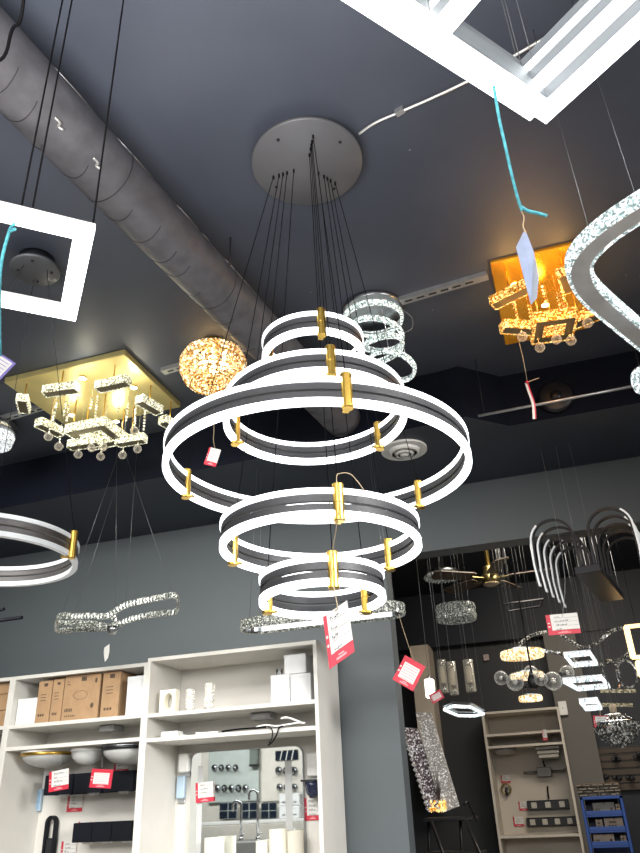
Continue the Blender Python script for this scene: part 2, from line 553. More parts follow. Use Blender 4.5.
o = area('front_fill', (-1.0, -2.6, 3.05), (math.radians(58), 0, math.radians(8)), 5.0, 1.1, 86, (1, .985, .95)); o.data.spread = math.radians(88)  # added fill lamp behind the camera, no shop window is built
o = area('uplight_bounce', (-.3, -.5, 1.5), (math.radians(172), 0, 0), 2.0, .8, 112, (1, .95, .91)); o.data.spread = math.radians(108)  # unseen upward lamp added to brighten the near ceiling
area('kitchen_wash', (-4.6, -.9, 3.45), (math.radians(-52), 0, 0), 4.0, .5, 70, (1, .99, .95)).data.spread = math.radians(110)  # added unseen lamp for the display that the mirror shows
o = area('cabinet_wash', (-2.2, 1.5, 3.35), (math.radians(55), 0, math.radians(4)), 2.2, .5, 31, (1, .985, .94)); o.data.spread = math.radians(96)  # unseen lamp added to brighten the white cabinets
area('back_room_wash', (.3, 5.6, 3.5), (math.radians(18), 0, 0), 1.6, .8, 78, (1, .90, .76))  # unseen lamp added to lift the back room
o = area('right_wash', (2.3, .8, 2.9), (math.radians(72), 0, math.radians(52)), 1.2, .8, 34, (1, .98, .95)); o.data.spread = math.radians(62)  # added lamp out of view, brightens the cabinet's right side panel
w = bpy.data.worlds.new('world'); sc.world = w; w.use_nodes = True
w.node_tree.nodes['Background'].inputs['Color'].default_value = (.5, .55, .6, 1)
w.node_tree.nodes['Background'].inputs['Strength'].default_value = .05
sc.view_settings.view_transform = 'Standard'
sc.view_settings.look = 'None'
sc.view_settings.exposure = 0

# ================================================================== main tiered ring chandelier
CX, CY = -.528, 1.708
ch = thing('ring_chandelier', 'large five-tier black ring chandelier with bright white strips and gold clasps, centre of the shop', 'chandelier', (CX, CY, HC))
b = MB(); RC = .19
b.lathe([(.001, -.062), (RC - .004, -.062), (RC, -.058), (RC, -.05), (RC - .012, -.045), (RC - .03, -.03), (.001, -.03)], 64)
canopy = b.build('canopy', m_canopy, ch)
b = MB(); b.lathe([(.001, -.03), (.13, -.03), (.13, 0), (.001, 0)], 40); b.build('mounting_plate', m_black, canopy)
for an in (40, 130, 220, 310):
    a = math.radians(an - 62 + 90)
    b = MB(); b.lathe([(.001, -.066), (.004, -.066), (.006, -.062), (.001, -.06)], 10, (.145 * math.cos(a), .145 * math.sin(a), 0)); b.build('screw', m_black, canopy)
ANG = [math.radians(a) for a in (-62, 58, 178)]
FIT = [(2.7535, -.0233, .0002, .1509, -.008, -.0092), (2.544, .0385, .0127, .2569, -.0103, -.0095), (2.388, -.0207, -.0261, .412, -.0113, -.0113),
       (2.168, -.004, -.0272, .2561, -.0113, .0072), (2.046, .0232, .0033, .1597, -.0123, -.0314)]   # height, near tilt, side tilt, radius, shifts
_h = math.hypot(CX, CY)
NN = V((-CX / _h, -CY / _h, 0)); RR = V((-NN.y, NN.x, 0))
hole = [.075, .105, .126, .09, .05]
RH = .070


def tilted(b, fit):
    """lean a level ring the way the hanging one leans"""
    z, a, s_, R, dx, dy = fit
    b.v = [v + RR * dx + NN * dy + V((0, 0, a * v.dot(NN) + s_ * v.dot(RR))) for v in b.v]
    return b


def ring_pt(fit, ang, rad, dz=0.):
    p = V((math.cos(ang) * rad, math.sin(ang) * rad, fit[0] - HC + dz)); m = MB(); m.v = [p]; return tilted(m, fit).v[0]


for i, fit in enumerate(FIT):
    R = fit[3]; zz = fit[0] - HC
    b = MB()
    b.annulus(R - .003, .011, zz + .016, zz + .0325); b.annulus(R - .003, .011, zz + .0385, zz + RH - .014)
    rg = tilted(b, fit).build('ring_frame', m_dark, ch)
    b = MB(); b.annulus(R, .016, zz, zz + .0155); tilted(b, fit).build('light_strip', m_led, rg)
    b = MB(); b.annulus(R, .016, zz + RH - .0135, zz + RH); tilted(b, fit).build('light_strip', m_led, rg)
    for a in ANG:
        c = V((math.cos(a), math.sin(a), 0))
        b = MB(); p = c * (R - .008)
        b.lathe([(.0005, -.008), (.0125, -.008), (.0135, -.006), (.0135, .034), (.0128, .035), (.0135, .036), (.0135, RH + .010), (.012, RH + .012), (.0005, RH + .012)], 20, (p.x, p.y, zz), smooth=False)
        b.box((c.x * (R - .022), c.y * (R - .022), zz - .004), (.022, .014, .004), rotz(a))
        tilted(b, fit).build('clasp', m_gold, rg)
        hp = c * hole[i]; tp_ = ring_pt(fit, a, R - .008, RH + .010)
        b = MB(); b.tube([(hp.x, hp.y, -.066), tp_], .0013, 5)
        b.tube([(hp.x, hp.y, -.061), (hp.x, hp.y, -.075)], .0034, 6); b.build('cable', m_cable, ch)

# ---- price tag helper
def card_mesh(w, h, seed=0, back=m_red, style='panel'):
    """card in the xz plane facing -y, centred; red card with printed white panel and writing"""
    rnd = random.Random(seed); b = MB()
    t = .0012
    b.box((0, 0, 0), (w, t, h), mi=0)
    f = -t / 2 - .0004
    def rect(x0, z0, x1, z1, mi, y=f):
        b.add([(x0, y, z0), (x1, y, z0), (x1, y, z1), (x0, y, z1)], [(0, 1, 2, 3)], mi)
    x0, x1, z0, z1 = -w * .36, w * .44, -h * .30, h * .42
    if style == 'full': x0, x1, z0, z1 = -w * .36, w * .5, -h * .28, h * .5
    if style == 'back': x0, x1, z0, z1 = -w * .36, w * .36, -h * .3, h * .3
    for sgn in (1, -1):
        y = f * sgn
        rect(x0, z0, x1, z1, 1, y)
    nl = 4 if style != 'back' else 6
    for k in range(nl):
        zz = z1 - (z1 - z0) * (k + .75) / nl
        if style == 'back':
            for q in range(1):
                rect(x0 + w * .05, zz, x1 - w * .05, zz + h * .015, 3, f - .0003)
        else:
            rect(x0 + w * .12, zz - h * .05, x1 - w * .03, zz - h * .042, 2, f - .0003)
            x = x0 + w * (.1 + .05 * rnd.random())
            n = rnd.randint(3, 7)
            for q in range(n):
                ww = w * rnd.uniform(.03, .07); hh = h * rnd.uniform(.03, .08) * (1.4 if k == 2 else 1)
                if rnd.random() < .75: rect(x, zz - h * .03, x + ww * .35, zz - h * .03 + hh, 2, f - .0003); rect(x, zz - h * .03 + hh * .6, x + ww * .9, zz - h * .03 + hh, 2, f - .0003)
                else: rect(x, zz - h * .02, x + ww, zz - h * .01 + hh * .3, 2, f - .0003)
                x += ww * 1.25
                if x > x1 - w * .1: break
    # pale marks on the red border
    rect(-w * .47, h * .05, -w * .40, h * .10, 1, f - .0003); rect(-w * .47, -h * .12, -w * .40, -h * .07, 1, f - .0003)
    rect(-w * .2, -h * .44, w * .2, -h * .40, 4, f - .0003); rect(-w * .1, -h * .38, w * .12, -h * .35, 4, f - .0003)
    return b


m_pink = mat('pale print on red', (.75, .3, .32), .6)
CARDM = [m_red, m_paper, m_ink, m_redink, m_pink]


def price_tag(c, w, h, label, roll=0., yaw=None, tilt=0., attach=None, seed=1, style='panel', smat=None, group='red and white price cards', mats=None, shear=0.):
    c = V(c)
    if yaw is None: yaw = math.atan2(c.y, c.x) - PI / 2      # face the aisle
    e = Euler((tilt, roll, yaw), 'XYZ')
    t = thing('price_tag', label, 'price tag', c, e, group)
    cm_ = card_mesh(w, h, seed, style=style)
    if shear: cm_.v = [V((v.x, v.y, v.z + shear * v.x)) for v in cm_.v]
    cm_.build('card', mats or CARDM, t)
    if attach:
        R = e.to_matrix().inverted()
        pts = [R @ (V(p) - c) for p in attach]
        MB().tube(smooth_path([(0, .0, h * .47)] + pts, n=5), .0012, 5).build('string', smat or m_string, t)
    return t


# tag hanging from the chandelier's lowest front clasp, its string tied up at the ring above
a = ANG[0]; fp = V((CX + math.cos(a) * .175, CY + math.sin(a) * .175, 2.04))
c = PD(338.5, 634, depth(fp) - .02)
tp = PD(337.5, 607, depth(fp) - .02)
_c0 = V((CX, CY, HC)); q4 = _c0 + ring_pt(FIT[3], a, .262, .082); q5 = _c0 + ring_pt(FIT[4], a, .167, .03)
price_tag(c, px2m(27, c), px2m(53, c), 'narrow red-footed price tag on a string below the ring chandelier', roll=math.radians(-4), yaw=math.atan2(c.y, c.x) - PI / 2 + .1, tilt=math.radians(-8), shear=.55,
          attach=[tp, q5 + V((.002, -.018, -.04)), q5 + V((.0, -.018, .02)), q4 + V((0, -.012, -.07)), q4 + V((.0, -.016, 0)), q4 + V((.004, 0, .02)), q4 + V((.03, .01, .015)), q4 + V((.06, .02, -.035))], seed=5, style='full')

# ================================================================== square frame light, upper left
zf = 2.68
Pa, Pb = PZ(95, 231, zf), PZ(75.6, 321.5, zf)
ex = (Pb - Pa).normalized(); ey = V((ex.y, -ex.x, 0)); ey = ey if ey.x < 0 else -ey
side = (Pb - Pa).length
wbar = .040
fr = thing('square_pendant', 'square white frame pendant light, a blue string tied to it, left of the aisle', 'pendant light', (Pa + Pb) / 2 + ey * side / 2)
o0 = fr.location.copy()


def sqframe(b, c, ex, ey, s1, s2, wb, h0, h1, mi=0):
    """square frame in the plane of ex, ey: four mitred bars"""
    cs = [(-1, -1), (1, -1), (1, 1), (-1, 1)]
    for i in range(4):
        a, d = cs[i], cs[(i + 1) % 4]
        po = [c + ex * q[0] * s1 / 2 + ey * q[1] * s2 / 2 for q in (a, d)]
        pi = [c + ex * q[0] * (s1 / 2 - wb) + ey * q[1] * (s2 / 2 - wb) for q in (d, a)]
        poly = [p + V((0, 0, h0)) for p in po + pi]
        b.prism(poly, (0, 0, h1 - h0), mi)
    return b


O = V((0, 0, 0))
b = sqframe(MB(), O, ex, ey, side, side, wbar, .010, .020); b.build('frame', m_white, fr)
b = sqframe(MB(), O, ex, ey, side, side, wbar, 0, .010); b.build('light_strip', m_led2, fr)
for px, py in ((20, 214), (31, 217), (92, 232)):
    p = PZ(px, py, zf + .02) - o0
    b = MB(); b.tube([(p.x, p.y, .018), (p.x, p.y, HC - zf)], .0021, 6); b.build('cable', m_cable, fr)
# cyan string and tag tied on it
pk = PZ(9, 232, zf)
tagc = PD(-2, 366, depth(pk) + .02)
t = thing('price_tag', 'pale price tag with violet border at the left edge', 'price tag', tagc, Euler((0, math.radians(28), math.radians(42)), 'XYZ'))
wz = px2m(22, tagc)
b = MB(); b.box((0, 0, 0), (wz, .0012, wz * 1.2), mi=1); b.add([(-wz * .4, -.001, -wz * .5), (wz * .4, -.001, -wz * .5), (wz * .4, -.001, wz * .5), (-wz * .4, -.001, wz * .5)], [(0, 1, 2, 3)], 0)
for k in range(5): b.add([(-wz * .3, -.0014, -wz * .4 + k * wz * .18), (wz * .3, -.0014, -wz * .4 + k * wz * .18), (wz * .3, -.0014, -wz * .37 + k * wz * .18), (-wz * .3, -.0014, -wz * .37 + k * wz * .18)], [(0, 1, 2, 3)], 1)
b.build('card', [m_paper, m_violet], t)
Ri = t.rotation_euler.to_matrix().inverted()
b = MB(); b.tube(smooth_path([Ri @ (q - tagc) for q in (tagc + V((0, 0, wz * .55)), PD(0, 275, depth(pk)), pk + V((0, 0, -.004)), PZ(14, 224, zf - .006))], n=5), .0035, 6)
b.tube([Ri @ (q - tagc) for q in (pk, PZ(15, 229, zf - .006))], .0035, 6); b.build('string', m_cyan, t)

# ================================================================== nested square frames, upper right
za = math.radians(52)
ex2 = V((math.cos(za), math.sin(za), 0)); ey2 = V((math.cos(za - PI / 2), math.sin(za - PI / 2), 0))
zb = 2.62
B2 = PZ(546, 124, zb)
nf = thing('tiered_square_chandelier', 'three stacked white square frame lights with grey sides, top right corner', 'chandelier', B2)
specs = [(B2, .285, .52, .032, zb, .036), (PZ(530, 121, zb + .07), .74, .50, .056, zb + .07, .034), (PZ(522, 92, zb + .16), .262, .44, .032, zb + .16, .03)]
for B_, s1, s2, wb, z, hh in specs:
    c = B_ - ex2 * s1 / 2 + ey2 * s2 / 2 - B2
    b = sqframe(MB(), c, ex2, ey2, s1, s2, wb, .008, hh); p = b.build('frame', mat('satin aluminium', (.33, .36, .38), .4, .5), nf)
    b = sqframe(MB(), c, ex2, ey2, s1, s2, wb, 0, .008); b.build('light_strip', m_led2, p)
    for e1, e2 in ((1, -1), (-1, -1), (1, 1)):
        q = c + ex2 * e1 * (s1 / 2 - wb / 2) + ey2 * e2 * (s2 / 2 - wb / 2)
        b = MB(); b.tube([(q.x, q.y, q.z + hh), (q.x, q.y, HC - zb)], .0008, 5); b.build('cable', m_cableg, p)
# cyan string with a folded pale-blue tag
k0 = PZ(494, 88, zb - .002); D = depth(k0)
tg = PD(529, 262, D + .05)
t = thing('price_tag', 'pale blue folded tag on a cyan string under the square frames', 'price tag', tg)
pts = [PD(x, y, D + d) for x, y, d in ((494, 88, 0), (499, 118, .005), (505, 145, .01), (511, 172, .02), (517, 196, .03), (522, 211, .035))]
b = MB(); b.tube(smooth_path([p - tg for p in pts], n=6), .0026, 7)
b.tube(smooth_path([PD(x, y, D + .035) - tg for x, y in ((520, 206), (528, 211), (537, 213), (547, 216))], n=5), .003, 7)
b.tube([PD(493, 60, D + .0) - tg + V((0, 0, .01)), PD(494, 88, D) - tg], .0026, 7)
b.build('string', m_cyan, t)
b = MB(); b.tube(smooth_path([PD(x, y, D + .04) - tg for x, y in ((521, 210), (524, 218), (523, 226), (526, 233))], n=4), .0012, 5); b.build('twine', m_string, t)
b = MB()
L1 = [PD(*q, D + .04) - tg for q in ((525, 229), (516, 247), (531, 305), (534, 252))]
L2 = [PD(*q, D + .06) - tg for q in ((525, 229), (534, 252), (539, 276), (537, 298), (531, 305))]
b.prism(L1, _f * .001); b.prism(L2, _f * .001, 1)
b.build('card', [m_bluetag, mat('grey paper', (.38, .42, .50), .5)], t)

# ================================================================== crystal loop, right edge
zc = 2.72
outer = [(700, 168), (640, 205), (605, 228), (581, 249), (568.5, 268), (570, 286), (582, 304), (610, 328), (640, 352), (690, 390)]
op = [PZ(x, y, zc) for x, y in outer]
cl = thing('crystal_loop_pendant', 'bright crystal loop pendant with chrome underside, right edge above the aisle', 'pendant light', op[1])
cen = op[1]
pth = smooth_path([p - cen for p in op], n=8)
# close the loop outside the picture
ctr = (pth[0] + pth[-1]) / 2
far = ctr + (ctr - pth[len(pth) // 2]).normalized() * .12
loop = resample(smooth_path([*pth[::4], pth[-1], (pth[-1] + far) / 2 + V((.03, .05, 0)), far, (pth[0] + far) / 2 + V((.05, -.03, 0))], True, 4), .008, True)
ins = []
W_ = .060
k = len(loop)
for i in range(k):
    d = (loop[(i + 3) % k] - loop[i - 3]).normalized(); n_ = V((-d.y, d.x, 0))
    ins.append((loop[i], n_))
cmid = sum(loop, V()) / k
if ins[0][1].dot(cmid - loop[0]) < 0: ins = [(p, -n_) for p, n_ in ins]
b = MB(); b.ribbon([p + n_ * W_ / 2 + V((0, 0, .003)) for p, n_ in ins], True, .004, W_ - .012); b.build('underside_plate', mat('satin steel underside', (.72, .72, .72), .3, .45, var=.12, scale=14), cl)
b = MB(); b.ribbon([p + n_ * W_ / 2 + V((0, 0, .02)) for p, n_ in ins], True, .03, W_ - .03); b.build('channel', m_chromed, cl)
HB = .040
for off in (.004, W_ - .004):
    b = MB(); b.crystals([p + n_ * off + V((0, 0, HB / 2)) for p, n_ in ins], True, HB, .011, step=.012); b.build('crystal_band', m_crw, cl)
for px, py in ((592, 240), (637, 200)):
    q = PZ(px, py, zc + .07) - cen
    b = MB(); b.tube([(q.x, q.y, .07), (q.x, q.y, HC - zc)], .0009, 5); b.build('cable', m_cableg, cl)
# the next crystal ring peeping in below it
q = PZ(655, 378, 2.60); rr = px2m(20, q)
q = q - cen
b = MB(); b.crystals(circle(rr, 64, q), True, .04, .012, step=.012); rg = b.build('lower_crystal_ring', m_crw, cl)
b = MB(); b.annulus(rr, .02, .018, .026, 48, q); b.build('ring_frame', m_chromed, rg)
b = MB(); b.tube([q + V((0, -rr + .01, .02)), q + V((0, -rr + .01, .14))], .0009, 5); b.build('cable', m_cableg, rg)

# ================================================================== spiral duct, strut, conduit
t = thing('spiral_duct', 'dark round spiral duct running along the ceiling on the left', 'duct', (-1.194, 1.0, 3.425))
dA, dB = V((-.21, -2.2, 0)), V((.30, 2.33, -.0))
dd = (dB - dA); RD = .100
n = 84
b = MB(); pts = [dA.lerp(dB, i / n) for i in range(n + 1)]
b.tube(pts, RD, 40); duct = b.build('duct_pipe', m_duct, t)
b = MB()
for i in range(4, n, 2):
    p = dA.lerp(dB, (i + .5 * random.random()) / n); d = dd.normalized(); a = d.cross(V((0, 0, 1))).normalized(); u_ = a.cross(d)
    big = i % 12 == 0
    a0, a1 = (0, 2 * PI) if big else (math.radians(190 + 30 * random.random()), math.radians(250 + 70 * random.random()))
    m_ = 40
    b.tube([p + d * (.02 * math.sin(j / m_ * PI)) + (a * math.cos(a0 + (a1 - a0) * j / m_) + u_ * math.sin(a0 + (a1 - a0) * j / m_)) * (RD + .0005) for j in range(m_ + 1)], .0017 if big else .0012, 5)
b.build('seam', m_ductseam, duct)
for Yt in (1.14, 1.30):
    p0 = dA.lerp(dB, (Yt - 1.0 + 2.2) / 4.53) + V((.546, 0, -.837)) * (RD + .004)
    b = MB(); b.tube(smooth_path([p0 + V((.0, -.016, .004)), p0 + V((.006, .0, 0)), p0 + V((-.006, .010, .0)), p0 + V((.004, .022, -.006))], n=4), [.005] + [.0045] * 11 + [.001], 5); b.build('torn_tape', m_scuff, duct)
b = MB()
for yy in (-.3, 1.0, 1.9):
    p = dA.lerp(dB, (yy + 2.2) / 4.53)
    for sx in (-1, 1): b.tube([p + V((sx * .094, 0, .02)), p + V((sx * .094, 0, HC - 3.425))], .003, 6)
b.build('hanger', m_ductseam, t)
b = MB(); ln = dA.lerp(dB, .5)
for f0, f1 in ((.50, .535), (.56, .60), (.63, .66), (.665, .675), (.70, .76)):
    a, d = dA.lerp(dB, f0), dA.lerp(dB, f1); e_ = V((RD * .9, 0, RD * .43)); b.tube([a + e_, (a + d) / 2 + e_ * 1.015, d + e_], .0022, 5); b.build('edge_tape', m_galv, duct); b = MB()

# loose black wire hanging upper left
p0, p1, p2 = PZ(24, -4, 3.2), PZ(12, 30, 3.2), PZ(-4, 62, 3.2)
b = MB(); b.tube(smooth_path([V((p0.x + .12, p0.y - .2, HC)), p0, p1, p2, V((-1.18, .80, 3.24)), V((-1.42, .86, 3.30)), V((-1.5, .9, HC))], n=8), .004, 6)
o = tag(b.build('loose_wire', m_cable), 'thick black wire drooping across the upper left corner', 'wire')


def strut(p, q, label):
    p, q = V(p), V(q); d = (q - p); L_ = d.length; yaw = math.atan2(d.y, d.x)
    t = thing('ceiling_strut', label, 'ceiling rail', p, (0, 0, yaw))
    b = MB(); b.bb((0, -.02, -.022), (L_, .02, 0), 0)
    x = .03
    while x < L_ - .05:
        b.add([(x, -.006, -.0225), (x + .035, -.006, -.0225), (x + .035, .006, -.0225), (x, .006, -.0225)], [(0, 1, 2, 3)], 1); x += .055
    b.build('rail', [m_galv, m_slot], t)
    b = MB(); x = .3
    while x < L_: b.lathe([(.001, -.028), (.006, -.028), (.006, -.022), (.001, -.022)], 8, (x, 0, 0)); x += .6
    b.build('bolt', m_galv, t)
    return t


def sy(x): return 2.87 - .275 * (x + 2.75) / 2.77


strut((-2.80, sy(-2.80), HC), (-2.44, sy(-2.44), HC), 'short slotted steel rail at the left border beside the gold light')
strut((-1.675, sy(-1.675), HC), (-.014, sy(-.014), HC), 'long slotted steel rail across the ceiling to the amber light')
# thin pale rail near the soffit on the right (a little lower than the ceiling)
sA, sB = PZ(478, 416, HC - .05), PZ(660, 381, HC - .05)
sA = PY(478, 416, 3.28); sB = PY(650, 383, 3.28)
t = thing('pipe_rail', 'thin steel rail hung in front of the soffit on the right', 'ceiling rail', sA)
b = MB(); b.tube([O, sB - sA], .007, 8); b.build('rail', m_galv, t)
b = MB()
for k in (.04, .97):
    p = (sB - sA) * k; b.tube([p, p + V((0, 0, HC - sA.z - p.z))], .002, 6)
    b.build('hanger', m_black, t); b = MB()
q = PY(556, 398, 3.505); R_ = Matrix.Rotation(PI / 2, 3, 'X')
b = MB(); b.lathe([(.001, 0), (.09, 0), (.09, .02), (.075, .03), (.001, .03)], 36, O, R_)
b.lathe([(.03, .03), (.03, .036), (.001, .036)], 20, O, R_)
tag(b.build('junction_cover', m_black, None, q), 'black round cover plate on the soffit face, right of the dangling curled tag', 'cover plate')

pts = [PZ(x, y, HC - .012) for x, y in ((359, 134), (375, 123), (400, 112), (430, 99), (466, 82), (505, 61), (555, 32))]
t = thing('conduit', 'thin bare metal conduit running from the chandelier canopy to the upper right', 'conduit', pts[0])
b = MB(); b.tube(smooth_path([p - pts[0] for p in pts], n=6), .0045, 8); b.build('pipe', mat('bare aluminium conduit', (.85, .86, .84), .3, .6), t)
b = MB()
for k in (2, 5): b.box(pts[k] - pts[0] + V((0, 0, .004)), (.03, .02, .018), rotz(-.3))
b.build('clip', m_galv, t)

# round ceiling diffuser under the soffit
vc = PZ(403, 449, zs - .012)
t = thing('ceiling_diffuser', 'round white ceiling vent under the dark soffit, behind the chandelier', 'vent', (vc.x, vc.y + .03, zs))
b = MB(); b.annulus(.125, .034, -.012, 0, 48); rim = b.build('rim', m_white, t)
b = MB(); b.lathe([(.092, -.01), (.078, -.028), (.068, -.03), (.080, -.008)], 48, closed=True); b.lathe([(.06, -.014), (.046, -.036), (.036, -.037), (.05, -.012)], 48, closed=True); b.build('cone', m_white, rim)
b = MB(); b.lathe([(.001, -.04), (.022, -.04), (.03, -.02), (.03, -.004), (.001, -.004)], 32); b.build('centre_disc', m_white, rim)
b = MB(); b.lathe([(.001, -.003), (.092, -.003), (.092, 0), (.001, 0)], 32); b.build('throat', m_slot, t)

# ================================================================== gold plate crystal lights on the ceiling
def ceiling_crystal(name, label, c, sx, sy, bars, balls, beads, spots, mplate, mcr, mspot, ballm, centre, thick=.018, yaw=0.):
    """plate at the ceiling; bars (px, py, z, length, angle) etc. hang under it"""
    t = thing(name, label, 'ceiling light', c, (0, 0, 0))
    c = V(c)
    b = MB(); b.bbev((0, 0, -thick / 2), (sx, sy, thick), .004, rotz(yaw)); pl = b.build('plate', mplate, t)
    zt = -thick
    for x, y in spots:
        q = PZ(x, y, HC + zt) - c
        b = MB(); b.lathe([(.001, zt - .006), (.017, zt - .006), (.02, zt), (.001, zt)], 20, (q.x, q.y, 0), mis=[1, 0, 0]); b.build('downlight', [m_gold, mspot], pl)
    for x, y, z, L_, ang in bars:
        q = PZ(x, y, z) - c
        hb = .042; wb = .05
        R_ = rotz(math.radians(ang))
        b = MB()
        ends = [q + R_ @ V((sgn * L_ / 2, 0, 0)) for sgn in (-1, 1)]
        for off in (-1, 1): b.crystals([ends[0] + R_ @ V((0, off * wb / 2, 0)), ends[1] + R_ @ V((0, off * wb / 2, 0))], False, hb, .01, step=.021)
        for sgn in (0, 1): b.crystals([ends[sgn] + R_ @ V((0, -wb / 2, 0)), ends[sgn] + R_ @ V((0, wb / 2, 0))], False, hb, .01, step=.025)
        br = b.build('crystal_bar', mcr, t)
        b = MB(); b.box(q + V((0, 0, -hb / 2 + .003)), (L_ - .008, wb - .008, .004), R_); b.build('mirror_base', mat('smoked mirror base', (.20, .17, .10), .3, .6), br)
        b = MB(); b.box(q + V((0, 0, 0)), (L_ - .012, wb - .012, hb * .6), R_); b.build('lamp_core', mcr, br)
        b = MB(); b.tube([q, (q.x, q.y, zt)], .0035, 8); b.build('rod', m_gold, br)
    if centre:
        x, y, z, S1, wb2, ang, inner = centre
        q = PZ(x, y, z) - c; R_ = rotz(math.radians(ang)); hb = .05
        b = MB(); cs = [q + R_ @ V((i * S1 / 2, j * S1 / 2, 0)) for i, j in ((-1, -1), (1, -1), (1, 1), (-1, 1))]
        b.crystals(cs, True, hb, .012, step=.024)
        cs2 = [q + R_ @ V((i * (S1 / 2 - wb2), j * (S1 / 2 - wb2), 0)) for i, j in ((-1, -1), (1, -1), (1, 1), (-1, 1))]
        sqd = b.build('crystal_square', mcr, t)
        b = MB(); b.crystals(cs2, True, hb, .012, step=.024); b.build('inner_crystal_square', mcr, sqd)
        b = sqframe(MB(), q + V((0, 0, -hb / 2)), R_ @ V((1, 0, 0)), R_ @ V((0, 1, 0)), S1 - .012, S1 - .012, wb2 - .012, .001, .005); b.build('mirror_base', mat('smoked mirror base', (.20, .17, .10), .3, .6), sqd)
        b = MB(); b.bbev(q + V((0, 0, .004)), (inner, inner, .03), .006, R_); b.build('lamp_block', mcr, sqd)
        b = MB()
        for i, j in ((-1, -1), (1, -1), (1, 1), (-1, 1)):
            p = q + R_ @ V((i * (S1 / 2 - wb2 / 2), j * (S1 / 2 - wb2 / 2), 0)); b.tube([p, (p.x, p.y, zt)], .0035, 8); b.build('rod', m_gold, sqd); b = MB()
    for x, y, z in balls:
        q = PZ(x, y, z) - c
        b = MB(); b.lathe([(max(1e-4, 0.0225 * math.sin(PI * i / 8)), -0.0225 * math.cos(PI * i / 8)) for i in range(9)], 10, q, smooth=False)
        bl = b.build('crystal_ball', ballm, t)
        b = MB()
        zz = q.z + .026
        while zz < q.z + .085: b.octa((q.x, q.y, zz), .006, .008, n=6); zz += .017
        b.tube([(q.x, q.y, q.z + .015), (q.x, q.y, zt)], .0007, 4); b.build('bead_string', mcr, bl)
    for x0, y0, z0, n_ in beads:
        q = PZ(x0, y0, z0) - c
        b = MB(); zz = q.z
        for k in range(n_): b.octa((q.x, q.y, zz), .0075, .009, n=6); zz += .0185
        b.tube([q, (q.x, q.y, zt)], .0007, 4); b.build('bead_string', mcr, t)
    return t


def s1(x, y): return (x / 3.2, 330 + y / 3.2)


plc = (PZ(0, 381, 3.58) + PZ(185, 403, 3.565)) / 2; plc.z = HC; plc.x -= .012; plc.y += .02
bars = [(*s1(195, 190), 3.46, .17, 8), (*s1(362, 172), 3.46, .17, 0), (*s1(478, 240), 3.45, .15, 78), (*s1(75, 236), 3.45, .13, 122), (*s1(543, 300), 3.43, .12, 80),
        (*s1(160, 312), 3.38, .15, 78), (*s1(420, 352), 3.36, .16, 4), (*s1(270, 362), 3.345, .17, 4),]
balls = [(*s1(155, 342), 3.315), (*s1(188, 373), 3.30), (*s1(250, 398), 3.29), (*s1(322, 405), 3.285), (*s1(392, 400), 3.29), (*s1(440, 381), 3.30), (*s1(293, 377), 3.30), (*s1(330, 374), 3.30), (*s1(430, 322), 3.35), (*s1(165, 302), 3.37)]
beads = [(*s1(172, 285), 3.40, 6), (*s1(213, 290), 3.40, 7), (*s1(305, 275), 3.40, 7), (*s1(378, 260), 3.42, 6), (*s1(404, 290), 3.38, 6), (*s1(430, 305), 3.37, 7), (*s1(460, 318), 3.36, 7), (*s1(205, 270), 3.42, 5), (*s1(290, 250), 3.44, 4)]
spots = [s1(265, 152), s1(428, 182), s1(230, 270), s1(372, 290)]
ceiling_crystal('crystal_ceiling_light', 'large square gold-plated ceiling light with pale crystal bars and drop balls, left', plc, .70, .57, bars, balls, beads, spots, m_goldplate, m_crwarm, m_lamp, m_ballglass,
                (*s1(312, 333), 3.39, .235, .055, 0, .05), yaw=.0, thick=.034)
for x, y in spots:
    p = PZ(x, y, 3.5); point('gold_light_lamp', (p.x, p.y, 3.49), 1.1, (1, .93, .72), .02)


def s2(x, y): return (480 + x / 4.923, 200 + y / 4.923)


pa, pb, pc = PZ(489, 265, 3.58), PZ(586, 239, 3.58), PZ(503, 346, 3.58)
apl = V(((pa.x + pb.x) / 2 + .01, (pa.y + pc.y) / 2, HC))
bars = [(*s2(150, 465), 3.46, .17, -24), (*s2(195, 628), 3.38, .16, 28), (*s2(490, 590), 3.38, .15, -18), (*s2(425, 395), 3.46, .13, 80)]
balls = [(*s2(208, 673), 3.33), (*s2(295, 727), 3.30), (*s2(377, 685), 3.315), (*s2(448, 692), 3.31), (*s2(530, 605), 3.34)]
beads = [(*s2(185, 585), 3.40, 6), (*s2(170, 530), 3.42, 4), (*s2(322, 495), 3.43, 5), (*s2(420, 520), 3.41, 6), (*s2(252, 590), 3.39, 5), (*s2(395, 530), 3.41, 5)]
spots = [s2(320, 513), s2(170, 412), s2(425, 360)]
ceiling_crystal('crystal_ceiling_light', 'amber gold-plated ceiling light with lit crystal bars and balls, upper right', apl, .40, .66, bars, balls, beads, spots, m_amberplate, m_cramber, m_lampamb, m_ballglass,
                (*s2(360, 622), 3.37, .17, .045, 8, .07), yaw=.0)
for x, y in spots:
    p = PZ(x, y, 3.5); point('amber_light_lamp', (p.x, p.y, 3.485), .9, (1, .6, .18), .02)
p = PZ(*s2(330, 560), 3.3); point('amber_light_glow', (p.x, p.y, 3.30), 3.2, (1, .52, .2), .05)  # extra point lamp added to warm the ceiling round the fixture
